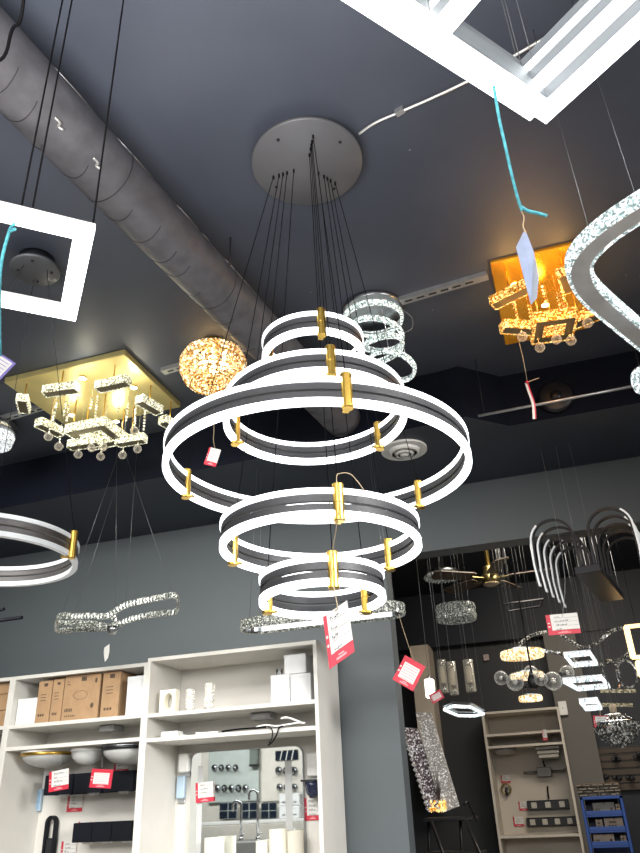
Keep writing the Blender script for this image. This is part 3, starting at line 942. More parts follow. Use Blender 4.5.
# dangling tag under the amber light
p0 = PZ(*s2(190, 690), 3.36); D = depth(p0)
t = thing('price_tag', 'curled thin red and white tag dangling below the amber ceiling light', 'price tag', p0)
b = MB(); b.tube([PD(x, y, D) - p0 for x, y in ((518, 338), (523, 358), (527, 380))], .0013, 5); b.tube(smooth_path([PD(x, y, D) - p0 for x, y in ((526, 383), (533, 380), (539, 378))], n=4), .0016, 5); b.tube([O, (0, 0, .08)], .0013, 5); b.build('string', m_string, t)
b = MB(); b.sphere(PD(527, 382, D) - p0, .007, 8, 6); b.build('knot', m_red, t)
cv = smooth_path([PD(x, y, D + d) - p0 for x, y, d in ((527, 383, 0), (530, 392, .01), (534, 404, .01), (535, 419, -.01))], n=5)
w_ = _r2 * .010
b = MB()
for i in range(len(cv) - 1):
    b.add([cv[i] - w_, cv[i], cv[i + 1], cv[i + 1] - w_], [(0, 1, 2, 3)], 0); b.add([cv[i], cv[i] + w_ * .6, cv[i + 1] + w_ * .6, cv[i + 1]], [(0, 1, 2, 3)], 1)
b.build('card', [m_paper, m_red], t)

# ---- amber crystal drum on the ceiling behind the duct
dc = PZ(213, 372, 3.43)
t = thing('crystal_drum_light', 'round amber crystal basket ceiling light between duct and chandelier', 'ceiling light', (dc.x, dc.y, HC))
b = MB(); b.lathe([(.001, -.06), (.05, -.06), (.055, -.05), (.055, 0), (.001, 0)], 32); b.build('canopy', m_gold, t)
prof = [(.09, -.055), (.13, -.075), (.15, -.115), (.148, -.165), (.128, -.21), (.10, -.24)]
b = MB()
for k in range(len(prof) - 1):
    (r0, z0), (r1, z1) = prof[k], prof[k + 1]
    for sub in (0., .5):
        r_, z_ = r0 + (r1 - r0) * sub, z0 + (z1 - z0) * sub
        n_ = int(2 * PI * r_ / .019)
        for i in range(n_):
            a = 2 * PI * (i + .5 * (sub > 0)) / n_; b.octa((r_ * math.cos(a), r_ * math.sin(a), z_), .0115, .0145, n=6, ph=a)
b.build('crystal_shade', m_cramberd, t)
b = MB()
for r_, z_ in ((.133, -.077), (.152, -.13), (.103, -.238), (.06, -.243)): b.tube(circle(r_, 48, (0, 0, z_)), .003, 6, True)
b.build('wire_ring', m_gold, t)
b = MB()
for r_, z_ in ((.085, -.236), (.062, -.238), (.035, -.24)):
    n_ = int(2 * PI * r_ / .02)
    for i in range(n_):
        a = 2 * PI * i / n_; b.octa((r_ * math.cos(a), r_ * math.sin(a), z_), .011, .014, n=6)
b.build('crystal_base', m_cramberd, t)
for i in range(4):
    b = MB(); a = i * PI / 2 + .4; b.sphere((.05 * math.cos(a), .05 * math.sin(a), -.13), .022, 10, 7); b.tube([(.05 * math.cos(a), .05 * math.sin(a), -.12), (.05 * math.cos(a), .05 * math.sin(a), -.06)], .008, 8); b.build('bulb', m_lampamb, t)

# small price card hanging from the drum
p0 = V((dc.x, dc.y, HC - .24)); D = depth(p0); c = PD(212.5, 457, D)
price_tag(c, px2m(12, c), px2m(21, c), 'small slanted red and white price card hanging below the amber crystal drum', roll=math.radians(14), tilt=math.radians(-8), attach=[PD(213.5, 440, D), PD(214, 425, D), p0 + V((0, 0, .005))], seed=71, style='full')

# ---- spiral crystal rings on a chrome canopy
spc = PZ(373, 313, 3.575)
t = thing('crystal_spiral_light', 'spiral of lit crystal rings under a chrome disc, behind the chandelier', 'ceiling light', (spc.x, spc.y, HC))
b = MB(); b.lathe([(.001, -.025), (.135, -.025), (.139, -.022), (.139, -.002), (.136, 0), (.001, 0)], 56); can = b.build('canopy', m_chromed, t)


def tilt_ring(c, R, tx, ty, h, tt, name):
    rot = Euler((tx, ty, 0)).to_matrix(); up = rot @ V((0, 0, 1))
    b = MB(); b.crystals(circle(R, 96, c, rot), True, h / 2, tt, up=up, step=.016)
    b.v = [v - up * h / 4 for v in b.v]
    b2 = MB(); b2.crystals(circle(R, 96, V(c) + up * h / 4, rot), True, h / 2, tt, up=up, step=.016); b.add(b2.v, b2.f)
    o = b.build(name, m_crspiral, t)
    b = MB(); b.annulus(R + .004, .014, -.003, .003, 64, c, rot); b.build('ring_frame', m_chrome, o)
    return o


spl = V(t.location)
for (px, py, z, R, tx, ty) in ((373, 319, 3.535, .132, .04, .03), (376, 335, 3.47, .122, -.10, .22), (379, 350, 3.40, .112, .12, -.22), (392, 366, 3.335, .105, -.16, .30)):
    q = PZ(px, py, z) - spl
    tilt_ring(q, R, tx, ty, .029, .013, 'crystal_ring')
for a, z in ((.2, -.30), (1.4, -.28), (2.6, -.22), (3.8, -.22), (5.2, -.28)):
    b = MB(); b.tube([(.10 * math.cos(a) + .01, .10 * math.sin(a) + .01, -.02), (.10 * math.cos(a) + .02, .10 * math.sin(a) + .02, z + .06)], .0022, 6); b.build('rod', m_chrome, t)
b = MB(); b.tube(smooth_path([V((.13, .03, -.02)), V((.165, .05, -.06)), V((.16, .05, -.12)), V((.12, .04, -.14))], n=6), .003, 6); b.build('power_wire', m_cablel, t)

# ---- left: round crystal light on chrome pan
lc = PZ(-10, 443, 3.47)
t = thing('round_crystal_light', 'round white crystal ceiling light with chrome rim at the left border', 'ceiling light', (lc.x, lc.y, HC))
b = MB(); b.lathe([(.001, -.075), (.125, -.075), (.135, -.07), (.135, -.03), (.128, -.02), (.04, -.015), (.03, 0), (.001, 0)], 48); b.build('pan', m_chromed, t)
b = MB()
for z_ in (-.09, -.11, -.13):
    r_ = .118 - .25 * (abs(z_) - .09); b.crystals(circle(r_, 64, (0, 0, z_)), True, .019, .014, step=.017)
b.build('crystal_band', m_crleft, t)
b = MB()
for r_ in (.03, .055, .08, .105):
    n_ = int(2 * PI * r_ / .02)
    for i in range(n_): a = 2 * PI * i / n_; b.octa((r_ * math.cos(a), r_ * math.sin(a), -.137), .011, .009, n=6)
b.build('crystal_base', m_crleft, t)

# ================================================================== left ring pendant, off
lcx = PZ(35, 271, HC - .06)
LRz = 2.155
t = thing('ring_pendant', 'single ring pendant with pale unlit strips and gold clasp at the left border', 'pendant light', (lcx.x, lcx.y, HC))
b = MB(); b.lathe([(.001, -.062), (.092, -.062), (.096, -.058), (.096, -.05), (.088, -.045), (.08, -.03), (.001, -.03)], 48); can = b.build('canopy', mat('dark canopy enamel', (.085, .09, .1), .45, .2), t)
b = MB(); b.lathe([(.001, -.03), (.07, -.03), (.07, 0), (.001, 0)], 32); b.build('mounting_plate', m_black, can)
for k in range(4):
    a = k * PI / 2 + .5
    b = MB(); b.lathe([(.001, -.067), (.004, -.067), (.007, -.062), (.001, -.06)], 10, (.065 * math.cos(a), .065 * math.sin(a), 0)); b.build('screw', m_black, can)
rc_ = V((0, 0, 2.338 - HC))
Rr = .292; zz = rc_.z
cxy = V((rc_.x, rc_.y, 0))
b = MB(); b.annulus(Rr - .003, .011, zz + .016, zz + .0325, c=cxy); b.annulus(Rr - .003, .011, zz + .0385, zz + .056, c=cxy); rg = b.build('ring_frame', m_darkin, t)
b = MB(); b.annulus(Rr, .017, zz, zz + .0155, c=cxy); b.build('light_strip', m_leddim, rg)
b = MB(); b.annulus(Rr, .017, zz + .0565, zz + .07, c=cxy); b.build('light_strip', m_leddim, rg)
for a in (math.radians(12), math.radians(132), math.radians(252)):
    c_ = V((math.cos(a), math.sin(a), 0)); p = cxy + c_ * (Rr + .004)
    b = MB(); b.lathe([(.0005, -.008), (.0115, -.008), (.0125, -.006), (.0125, .082), (.011, .084), (.0005, .084)], 20, (p.x, p.y, zz), smooth=False); b.box((cxy.x + c_.x * (Rr - .012), cxy.y + c_.y * (Rr - .012), zz), (.034, .016, .006), rotz(a)); b.build('clasp', m_gold, rg)
    b = MB(); b.tube([(c_.x * .05, c_.y * .05, -.06), (p.x, p.y, zz + .08)], .0013, 5); b.build('cable', m_cable, t)

# black twin-rod fitting, left border under the ring
pA = PY(22, 617.5, 3.3)
t = thing('rod_pendant', 'two thin black rods at the left border below the ring pendant', 'pendant light', pA)
b = MB(); q = PY(-60, 629, 3.3) - pA; b.tube([O, q], .010, 8); b.build('rod', m_blackm, t)
q1 = PY(4, 609, 3.3) - pA; b = MB(); b.tube([q1, q + V((0, .1, .05))], .009, 8); b.build('rod', m_blackm, t)
b = MB(); b.tube([q * .9, (q.x * .9, q.y * .9, HC - pA.z)], .0015, 5); b.build('cable', m_cable, t)

# ================================================================== wavy crystal pendant on the wall side
wp = PY(118, 612, 3.4)
t = thing('wave_pendant', 'unlit wavy crystal loop pendant hanging by the grey wall, left', 'pendant light', wp)
D0 = 3.4


def s3(x, y, Y): return PY(45 + x / 4.267, 560 + y / 4.267, Y) - wp


near = [s3(x, y, 3.3) for x, y in ((60, 241), (120, 240), (200, 239), (262, 240), (300, 218), (345, 193), (420, 174), (490, 161), (560, 153))]
farr = [s3(x, y, 3.5) for x, y in ((562, 217), (500, 228), (430, 238), (370, 252), (320, 272), (285, 288), (220, 293), (130, 297), (52, 298))]
pth = smooth_path(near + farr, True, 6)
b = MB(); b.crystals(pth, True, .032, .014, step=.02); b.build('crystal_band', m_crdim, t)
mid = smooth_path([s3(x, y, 3.42) for x, y in ((58, 270), (140, 268), (215, 272), (285, 284), (300, 262), (290, 240))], n=6)
b = MB(); b.crystals(mid, False, .03, .014, step=.02); b.build('crystal_band', m_crdim, t)
b = MB(); q = s3(288, 300, 3.42); b.lathe([(.001, -.022), (.018, -.02), (.03, .0), (.03, .02), (.001, .02)], 16, q); b.build('end_cap', m_chromed, t)
for p_, top in (((70, 238, 3.32), (140, 40)), ((120, 262, 3.4), (200, 10)), ((345, 192, 3.32), (355, 50)), ((545, 150, 3.32), (515, 60)), ((300, 225, 3.3), (302, 20))):
    q = s3(*p_); u_ = s3(top[0], top[1], p_[2]); d = u_ - q
    d = d * ((zs - wp.z - q.z) / d.z) if q.y + wp.y > 3.4 else d * ((HC - wp.z - q.z) / d.z)
    if q.y + wp.y + d.y > 3.395: d.y = 3.36 - wp.y - q.y if q.y + wp.y < 3.4 else d.y
    b = MB(); b.tube([q, q + d], .0008, 5); b.build('cable', m_cableg, t)

# long crystal racetrack pendant behind the lowest ring
lp0 = (PY(243, 622, 3.5) + PY(404, 614, 3.5)) / 2
Lq = (PY(404, 614, 3.5) - PY(243, 622, 3.5)).length
t = thing('linear_crystal_pendant', 'long oval unlit crystal pendant behind the lowest chandelier ring', 'pendant light', lp0)
pth = racetrack(Lq, .17)
b = MB(); b.crystals(pth, True, .026, .014, step=.022); b.v = [v - V((0, 0, .013)) for v in b.v]
b2 = MB(); b2.crystals([p + V((0, 0, .013)) for p in pth], True, .026, .014, step=.022); b.add(b2.v, b2.f); b.build('crystal_band', m_crdim, t)
b = MB(); b.ribbon([p * .97 for p in pth], True, .03, .012); b.build('channel', m_chromed, t)
for x, y in ((-Lq * .42, -.07), (Lq * .44, -.06), (-Lq * .42, .07), (Lq * .44, .06)):
    ztop = (HC if lp0.y + y < 3.39 else zs) - lp0.z
    xx = x * (.9 if x > 0 else 1)
    b = MB(); b.tube([(x, y, .02), (xx * .93, y * .4, zs - lp0.z)], .001, 5); b.build('cable', m_cableg, t)
rp = lp0 + V((Lq * .47, .0, -.02))
c = PD(409, 673, depth(rp) + .02)
price_tag(c, px2m(23, c), px2m(27, c), 'red-bordered price card turned diamond-wise, hanging from the long crystal pendant', roll=math.radians(33), attach=[PD(410, 650, depth(rp)), rp + V((.0, -.02, 0)), rp + V((0, 0, .03))], seed=3, style='back')

# white paper scrap on the grey wall
q = PY(106.5, 653, WY - .004)
t = MB(); sc0 = px2m(1, q)
pl = [V((-.8, 0, -8.5)), V((2.5, 0, -5)), V((3.4, 0, 1)), V((2.6, 0, 8.5)), V((-3, 0, 5.5)), V((-3.2, 0, 2)), V((-2.4, 0, -3))]
t.prism([p * sc0 for p in pl], (0, -.0015, 0))
tag(t.build('paper_note', m_paper, None, q), 'torn white paper slip stuck on the grey wall above the cabinets', 'paper')
# ================================================================== display cabinets
YF, YK = 3.80, 4.18
zt_mid, zt_r = 2.362, 2.384
zs1m, zs2m = PY(77, 719.5, YF).z, PY(74, 742.2, YF).z
zs1r, zs2r = PY(230, 706.6, YF).z, PY(230, 732, YF).z
TH = .02


def cabinet(label, x0, x1, ztop, shelves, tv=TH, yf=YF, yk=YK, name='display_cabinet', mm=None, mb_=None, group=None):
    t = thing(name, label, 'cabinet', ((x0 + x1) / 2, (yf + yk) / 2, 0), None, group)
    c = V(t.location); m1 = mm or m_lam; m2 = mb_ or m_lamb
    def P(n, lo, hi, m): b = MB(); b.bb(V(lo) - c, V(hi) - c); return b.build(n, m, t)
    P('side_panel', (x0, yf, 0), (x0 + tv, yk, ztop), m1); P('side_panel', (x1 - tv, yf, 0), (x1, yk, ztop), m1)
    P('top_panel', (x0 + tv, yf, ztop - TH), (x1 - tv, yk, ztop), m1)
    P('back_panel', (x0 + tv, yk - .012, 0), (x1 - tv, yk, ztop - TH), m2)
    for z in shelves: P('shelf', (x0 + tv, yf + .002, z - TH), (x1 - tv, yk - .012, z), m1)
    return t


xd = -2.272
cabinet('white display cabinet unit cut off by the left border, holding stacked cartons', -4.05, -3.194, zt_mid, (zs1m, zs2m, 1.2, .6, .1))
cabinet('white display cabinet unit with brown cartons on top and dome lights below', -3.193, xd - .001, zt_mid, (zs1m, zs2m, 1.2, .6, .1))
cabR = cabinet('tall white display cabinet unit with the mirror, next to the grey pier wall', xd, -1.25, zt_r, (zs1r, zs2r, 1.2, .6, .1))


def printed_box(name, label, cat, x0, x1, z0, z1, y0, y1, mf, mside, seed=0, group=None, marks=True, oval=False):
    """carton: front face printed, flaps taped on top"""
    if y0 < 5: z1 = min(z1, zt_mid - TH - .004); x0, x1 = (max(x0, -3.170), min(x1, xd - .025)) if x1 > -3.19 else (x0, min(x1, -3.218))
    c = V(((x0 + x1) / 2, (y0 + y1) / 2, z0)); rnd = random.Random(seed)
    t = thing(name, label, cat, c, None, group)
    w, d, h = x1 - x0, y1 - y0, z1 - z0
    b = MB(); b.bbev((0, 0, h / 2), (w, d, h), .003)
    f = -d / 2 - .0006
    def rect(ax, az, bx, bz, mi): b.add([(ax, f, az), (bx, f, az), (bx, f, bz), (ax, f, bz)], [(0, 1, 2, 3)], mi)
    if marks:
        s = min(w * .28, .035, h * .18)
        rect(-s / 2 + w * .05, h * .86, s / 2 + w * .05, h * .86 + s * .7, 1)
        if w > .15:
            rect(w * .36, h * .80, w * .42, h * .90, 1); rect(-w * .42, h * .80, -w * .32, h * .815, 1); rect(-w * .42, h * .86, -w * .36, h * .875, 1)
            for k in range(5): x = -w * .42 + k * w * .045; rect(x, h * .20, x + w * .03, h * .20 + .016 + .004 * (k % 2), 1)
            for k in range(6): x = -w * .40 + k * w * .05; rect(x, h * .09, x + w * .03, h * .09 + .008, 1)
            b.add([(w * .33 + .012 * math.cos(i), f, h * .3 + .016 * math.sin(i)) for i in (0, 1, 2, 3, 4, 5)], [(0, 1, 2, 3, 4, 5)], 1)
            if oval:
                m_ = 28
                for i in range(m_):
                    A, B = 2 * PI * i / m_, 2 * PI * (i + 1) / m_
                    q = []
                    for a_, k_ in ((A, 1), (B, 1), (B, .94), (A, .94)): q.append((w * .2 * math.cos(a_) * k_ - w * .02, f, h * .55 + h * .10 * math.sin(a_) * k_))
                    b.add(q, [(0, 1, 2, 3)], 1)
        else:
            for k in range(3): rect(-w * .25, h * (.52 + .07 * k), w * .15, h * (.52 + .07 * k) + .004, 1)
            for k in range(3): x = -w * .3 + k * w * .16; rect(x, h * .16, x + w * .11, h * .16 + .014, 1)
    b.build('box_body', [mf, m_print], t)
    b = MB(); b.box((0, 0, h + .0006), (w * .98, .035, .001)); b.build('tape', mside, t)
    return t


def xat(px, py, Y): return PY(px, py, Y).x


Yb = 3.84
zc1 = zs1m + .001
gB = 'brown cartons on the cabinet top shelf'
tb = lambda py, px: PY(px, py, Yb).z
printed_box('carton', 'slim brown carton, leftmost in the row of cartons beside a white box', 'box', xat(37, 700, Yb), xat(51, 700, Yb) - .003, zc1, tb(681, 44), Yb, Yb + .26, m_card, m_cardd, 1, gB)
printed_box('carton', 'slim brown carton, second from left, touching the big carton', 'box', xat(51.3, 700, Yb), xat(62.5, 700, Yb) - .003, zc1, tb(679, 57), Yb, Yb + .26, m_card, m_cardd, 2, gB)
printed_box('carton', 'big brown carton with a printed oval outline, widest in the row', 'box', xat(62.8, 700, Yb), xat(98.5, 700, Yb), zc1, tb(673.5, 80), Yb, Yb + .26, m_card, m_cardd, 3, gB, True, True)
printed_box('carton', 'narrow brown carton between the big carton and white boxes', 'box', xat(101, 700, Yb), xat(118.5, 700, Yb), zc1, tb(672, 110), Yb, Yb + .26, m_card, m_cardd, 4, gB)
for k, lab in enumerate(('brown carton lowest of the stack at the left border', 'brown carton in the middle of the stack at the left border', 'brown carton on top of the stack at the left border')):
    z0 = zc1 + k * .094
    printed_box('carton', lab, 'box', -3.60, xat(12, 700, Yb), z0, z0 + .092, Yb, Yb + .26, m_card, m_cardd, 10 + k, 'brown cartons stacked at the left border', False)


def plain_box(name, label, cat, x0, x1, z0, z1, y0, y1, m, group=None, lid=True):
    z1 = min(z1, (zt_mid if x0 < xd else zt_r) - TH - .008); x0, x1 = (max(x0, -3.168), min(x1, xd - .026)) if x0 < xd else (x0, min(x1, -1.277))
    c = V(((x0 + x1) / 2, (y0 + y1) / 2, z0)); t = thing(name, label, cat, c, None, group)
    w, d, h = x1 - x0, y1 - y0, z1 - z0
    b = MB(); b.bbev((0, 0, h * .46), (w, d, h * .92), .003); b.build('body', m, t)
    b = MB(); b.bbev((0, 0, h * .93), (w + .002, d + .002, h * .14), .003); b.build('lid', m, t)
    return t


m_wbox = mat('white carton', (.66, .67, .68), .5)
plain_box('white_box', 'low white box left of the brown cartons', 'box', xat(15.5, 710, Yb), xat(36, 710, Yb), zc1, tb(698.5, 26), Yb, Yb + .2, m_wbox)
plain_box('white_box', 'tall white box behind, right of the brown cartons', 'box', max(xat(122.5, 700, Yb + .16), xat(118.5, 700, Yb) + .006), xat(142, 700, Yb + .16), zc1, PY(132, 671.5, Yb + .16).z, Yb + .16, Yb + .29, m_wbox)
plain_box('white_box', 'white box in front, against the cabinet divider, right of the brown cartons', 'box', xat(126, 700, Yb - .02), xat(145, 700, Yb - .02), zc1, PY(136, 676, Yb - .02).z, Yb - .02, Yb + .13, m_wbox)
# right unit, top compartment
zr = zs1r + .001
plain_box('white_box', 'white cube box left of the pair at the right end of the top shelf', 'box', xat(270.5, 690, 3.86), xat(289.5, 690, 3.86), zr, PY(280, 674.5, 3.86).z, 3.86, 4.0, m_wbox)
plain_box('white_box', 'white cube box right of the pair at the right end of the top shelf', 'box', xat(290.3, 690, 3.86), xat(311, 690, 3.86), zr, PY(300, 673.5, 3.86).z, 3.86, 4.0, m_wbox)
zt_ = PY(295, 673.5, 3.86).z + .001
plain_box('white_box', 'white box stacked on top of the two white cubes', 'box', xat(284, 665, 3.87), xat(306, 665, 3.87), zt_, PY(295, 654, 3.87).z, 3.87, 3.99, m_wbox)
q = V((xat(281, 670, 3.88), 3.885, zt_))
t = thing('glass_cup', 'tiny clear glass holder on the white cube, beside the stacked box', 'cup', (q.x - .012, q.y, zt_)); b = MB(); b.lathe([(.001, 0), (.016, 0), (.019, .035), (.016, .035), (.014, .004), (.001, .004)], 16); b.build('bowl', m_glassy, t); b = MB(); b.lathe([(.001, .004), (.008, .004), (.008, .02), (.001, .02)], 12); b.build('candle', m_white, t)
# small light fittings standing on that shelf
x0, x1 = xat(160.5, 700, 3.86), xat(176, 700, 3.86); h_ = PY(168, 690, 3.86).z - zr
t = thing('square_wall_lamp', 'small cream square lamp with an oval opening, left end of the top shelf', 'lamp', ((x0 + x1) / 2, 3.88, zr))
W2 = x1 - x0
b = MB(); N_ = 32
inn = [(W2 * .27 * math.cos(2 * PI * i / N_) + W2 * .06, -.03, h_ * .5 + h_ * .36 * math.sin(2 * PI * i / N_)) for i in range(N_)]
def sq(a):
    c_, s_ = math.cos(a), math.sin(a); k_ = max(abs(c_), abs(s_)); return (W2 / 2 * c_ / k_, -.03, h_ / 2 + h_ / 2 * s_ / k_)
out = [sq(2 * PI * i / N_) for i in range(N_)]
for i in range(N_):
    j = (i + 1) % N_
    b.add([out[i], out[j], inn[j], inn[i]], [(0, 1, 2, 3)]); b.add([V(out[i]) + V((0, .05, 0)), V(out[j]) + V((0, .05, 0)), V(inn[j]) + V((0, .05, 0)), V(inn[i]) + V((0, .05, 0))], [(3, 2, 1, 0)])
    b.add([out[i], out[j], V(out[j]) + V((0, .05, 0)), V(out[i]) + V((0, .05, 0))], [(0, 1, 2, 3)]); b.add([inn[i], inn[j], V(inn[j]) + V((0, .05, 0)), V(inn[i]) + V((0, .05, 0))], [(0, 1, 2, 3)])
b.build('frame', mat('cream acrylic', (.8, .76, .64), .3, emit=(.9, .85, .7), es=.08), t)
b = MB(); b.bb((-W2 * .3, .021, h_ * .1), (W2 * .4, .026, h_ * .9)); b.build('reflector', mat('grey reflector', (.42, .41, .38), .4), t)
for (xa, xb, yt, lab) in ((185, 192, 689, 'clear crystal block lamp, left of the two on the top shelf'), (204, 212, 683, 'taller clear crystal column lamp, right of the two on the top shelf')):
    x0, x1 = xat(xa, 700, 3.88), xat(xb, 700, 3.88); h_ = PY(xa, yt, 3.88).z - zr; W2 = x1 - x0
    t = thing('crystal_lamp', lab, 'lamp', ((x0 + x1) / 2, 3.90, zr))
    b = MB(); b.bbev((0, 0, .006), (W2, W2, .012), .002); b.build('base', m_chrome, t)
    b = MB()
    b.bbev((0, 0, .012 + (h_ - .012) / 2), (W2 * .92, W2 * .92, h_ - .014), .006)
    b.build('crystal_column', crystal('pale crystal', (.42, .40, .35), (.58, .56, .50), (1, .98, .9), .3, 150), t)
x0, x1 = xat(134, 700, 3.88), xat(140, 700, 3.88)
# cornered driver pucks stuck under the upper shelf
for px0, px1, py, lab, zz in ((105, 119.5, 722, 'grey driver box fixed beneath the carton shelf', zs1m), (254, 273.5, 708, 'grey driver box fixed beneath the right cabinet top shelf', zs1r)):
    Yq = 4.02; x0, x1 = xat(px0, py, Yq), xat(px1, py, Yq)
    t = thing('driver_box', lab, 'driver box', ((x0 + x1) / 2, Yq, zz - TH - .001))
    b = MB(); b.bbev((0, 0, -.018), (x1 - x0, .12, .034), .006); b.build('housing', mat('grey plastic', (.33, .33, .34), .5), t)
    b = MB(); b.box((x0 - x1, 0, 0), (.001, .001, .001)) if False else b.bbev((0, -.061, -.018), ((x1 - x0) * .6, .003, .02), .001); b.build('cover', mat('grey cover', (.40, .40, .41), .5), t)
# second compartment of the right unit: white transformer, cables
z2 = zs2r + .001
x0, x1 = xat(161, 733, 3.86), xat(178, 733, 3.86)
t = thing('transformer', 'flat white transformer box at the left end of the narrow shelf', 'transformer', ((x0 + x1) / 2, 3.89, z2)); b = MB(); b.bbev((0, 0, .016), (x1 - x0, .07, .032), .006); b.build('housing', m_white, t); b = MB(); b.tube([(x1 - x0) / 2 * V((1, 0, 0)) + V((0, 0, .012)), V(((x1 - x0) / 2 + .05, .01, .004)), V(((x1 - x0) / 2 + .12, -.02, .004))], .004, 6); b.build('lead', m_white, t)
def wire(name, lab, pxs, Y, r, m, z=None):
    ps = [PY(x, y, Y) for x, y in pxs]; o = ps[0].copy()
    b = MB(); b.tube(smooth_path([p - o for p in ps], n=6), r, 6)
    ob = b.build(name, m, None, o); return tag(ob, lab, 'wire')
wire('cable_bundle', 'black cable lying along the narrow shelf of the right cabinet', ((222, 731.5), (236, 729.5), (247, 728.5), (258, 727.8), (266, 727)), 3.84, .005, m_cable)
wire('cable_bundle', 'white flat cable looped on the narrow shelf, right end', ((256, 727), (266, 725), (275, 726), (284, 725), (298, 722.8), (305, 723)), 3.85, .0045, m_white)
wire('cable_bundle', 'white lamp lead arching above the narrow shelf, right end', ((281, 718.5), (287, 717.5), (295, 720), (303, 723.5)), 3.86, .006, m_white)
wire('cable_bundle', 'black lead drooping over the narrow shelf edge above the mirror', ((283, 726), (279, 728), (277, 734), (273, 741), (268, 745.5)), 3.79, .004, m_cable)
wire('cable_bundle', 'second black lead hanging over the shelf edge beside the first', ((268, 726.5), (272, 730), (272, 738), (269, 743)), 3.788, .003, m_cable)
wire('cable_bundle', 'short white lead with plug on the narrow shelf beside the transformer', ((196, 733), (200, 733.5), (207, 733), (218, 732)), 3.85, .006, m_white)

# ---- middle bay: flush dome lights under the shelf
for pxc, wpx, rim, lab, hh in ((51, 52, 'gold', 'opal dome light with thin gold rim, left of the three under the shelf', .07), (92, 33, None, 'plain opal dome light between the two rimmed domes', .075), (131, 52, 'black', 'opal dome light with black and silver rim, right of the three under the shelf', .085)):
    q = PY(pxc, 750, 3.99); R = px2m(wpx, q) / 2
    if rim == 'black': q.x = min(q.x, xd - .03 - R)
    t = thing('dome_light', lab, 'ceiling light', (q.x, 3.80 + max(R + .015, .15), zs2m - TH - .001), None, 'dome lights under the shelf')
    b = MB(); b.lathe([(.001, -.02), (R * .97, -.02), (R, -.015), (R, 0), (.001, 0)], 48); pan = b.build('pan', m_chromed if rim == 'black' else m_white, t)
    b = MB(); prof = [(R * .95 * math.cos(a), -.02 - hh * math.sin(a)) for a in [PI / 2 * i / 10 for i in range(11)]]; prof[-1] = (.0005, prof[-1][1]); b.lathe(prof, 48); b.build('dome', m_opal, t)
    if rim:
        b = MB(); b.lathe([(R * .94, -.03), (R * 1.0, -.028), (R * 1.02, -.02), (R * 1.0, -.012)] + [(R * .94, -.012)], 48, closed=True); b.build('rim_band', m_gold if rim == 'gold' else m_black, t)
# black vanity lights on the back panel
Yw = YK - .0135


def vanity(lab, px0, px1, y0, y1, n, z0=None):
    Yc = Yw - .10
    x0, x1 = xat(px0, y0, Yc), min(xat(px1, y0, Yc), xd - .03); z1, z0 = PY((px0 + px1) / 2, y0, Yc).z, PY((px0 + px1) / 2, y1, Yc).z
    c = V(((x0 + x1) / 2, Yw, (z0 + z1) / 2)); t = thing('vanity_light', lab, 'wall light', c, None, 'black vanity lights in the cabinet')
    w = x1 - x0; h = z1 - z0
    b = MB(); b.bbev((0, -.015, 0), (w * .9, .03, h * .5), .004); b.build('backplate', m_blackm, t)
    pitch = w / n
    for k in range(n):
        x = -w / 2 + pitch * (k + .5)
        b = MB(); b.box((x, -.045, 0), (.03, .04, .03)); s = pitch * .94
        # open-bottomed square shade
        for dx, dy, sx, sy in ((-s / 2, 0, .006, .13), (s / 2, 0, .006, .13), (0, -.065, s, .006), (0, .065, s, .006)): b.box((x + dx, -.105 + dy, 0), (sx, sy, h))
        b.box((x, -.105, h / 2), (s, .13, .006)); sh = b.build('shade', m_blackm, t)
        b = MB(); b.lathe([(.001, -h * .62), (.03, -h * .6), (.034, -h * .3), (.034, h * .3), (.001, h * .3)], 16, (x, -.105, 0)); b.build('glass', m_opal, sh)


vanity('upper black box-shaded vanity light behind the hanging price cards', 53, 141, 773.5, 793, 3)
vanity('lower black box-shaded vanity light in the left cabinet', 81, 139, 822, 841, 3)
# loop sconce
q = PY(50.5, 836, Yw - .03); s_ = px2m(1, q)
t = thing('loop_sconce', 'black rounded-loop wall sconce at the bottom left', 'wall light', (q.x, Yw, q.z))
pth = [V((-s_ * 2.5 + p.y * 0 + s_ * 5.6 * math.cos(a), -.03, s_ * 11 + s_ * 6 * math.sin(a))) for a in [PI * i / 14 for i in range(15)] for p in [V((0, 0, 0))]]
pth = [V((s_ * 5.2, -.03, -s_ * 42))] + [V((s_ * 5.2 * math.cos(a), -.03, s_ * 11 + s_ * 5.8 * math.sin(a))) for a in [PI * i / 14 for i in range(15)]] + [V((-s_ * 5.2, -.03, -s_ * 42))]
b = MB(); b.ribbon(pth, False, .03, s_ * 2.6, up=V((0, 1, 0))); b.build('loop', m_blackm, t)
b = MB(); b.bbev((0, -.02, -s_ * 22), (s_ * 8.6, .036, s_ * 40), .004); b.build('body', m_black, t)
q2 = PY(46, 785, Yw)
t = thing('wall_switch_box', 'pale blue plastic strip fixed inside the left cabinet', 'plastic strip', (xat(40.5, 800, Yw), Yw, PY(40.5, 800, Yw).z)); s_ = px2m(1, V(t.location)); b = MB(); b.bbev((0, -.012, 0), (s_ * 6.5, .024, s_ * 20), .004); b.build('cover', m_paleblue, t); b = MB(); b.bbev((s_ * .6, -.026, 0), (s_ * 2.6, .004, s_ * 16), .001); b.build('inset', mat('blue plastic inset', (.22, .36, .52), .3), t)
t = thing('paper_note', 'small white paper above the pale blue strip', 'paper', (xat(45.5, 780, Yw), Yw, PY(45.5, 780, Yw).z)); b = MB(); b.box((0, -.001, 0), (s_ * 5, .0015, s_ * 16)); b.build('sheet', m_wbox, t)


def wall_tag(px, py, w, h, lab, Y=None, seed=1, roll=0., style='full'):
    Y = Y or Yw - .003; q = PY(px, py, Y); s = px2m(1, q); return price_tag(q, s * w, s * h, lab, roll=math.radians(roll), yaw=0, seed=seed, style=style)


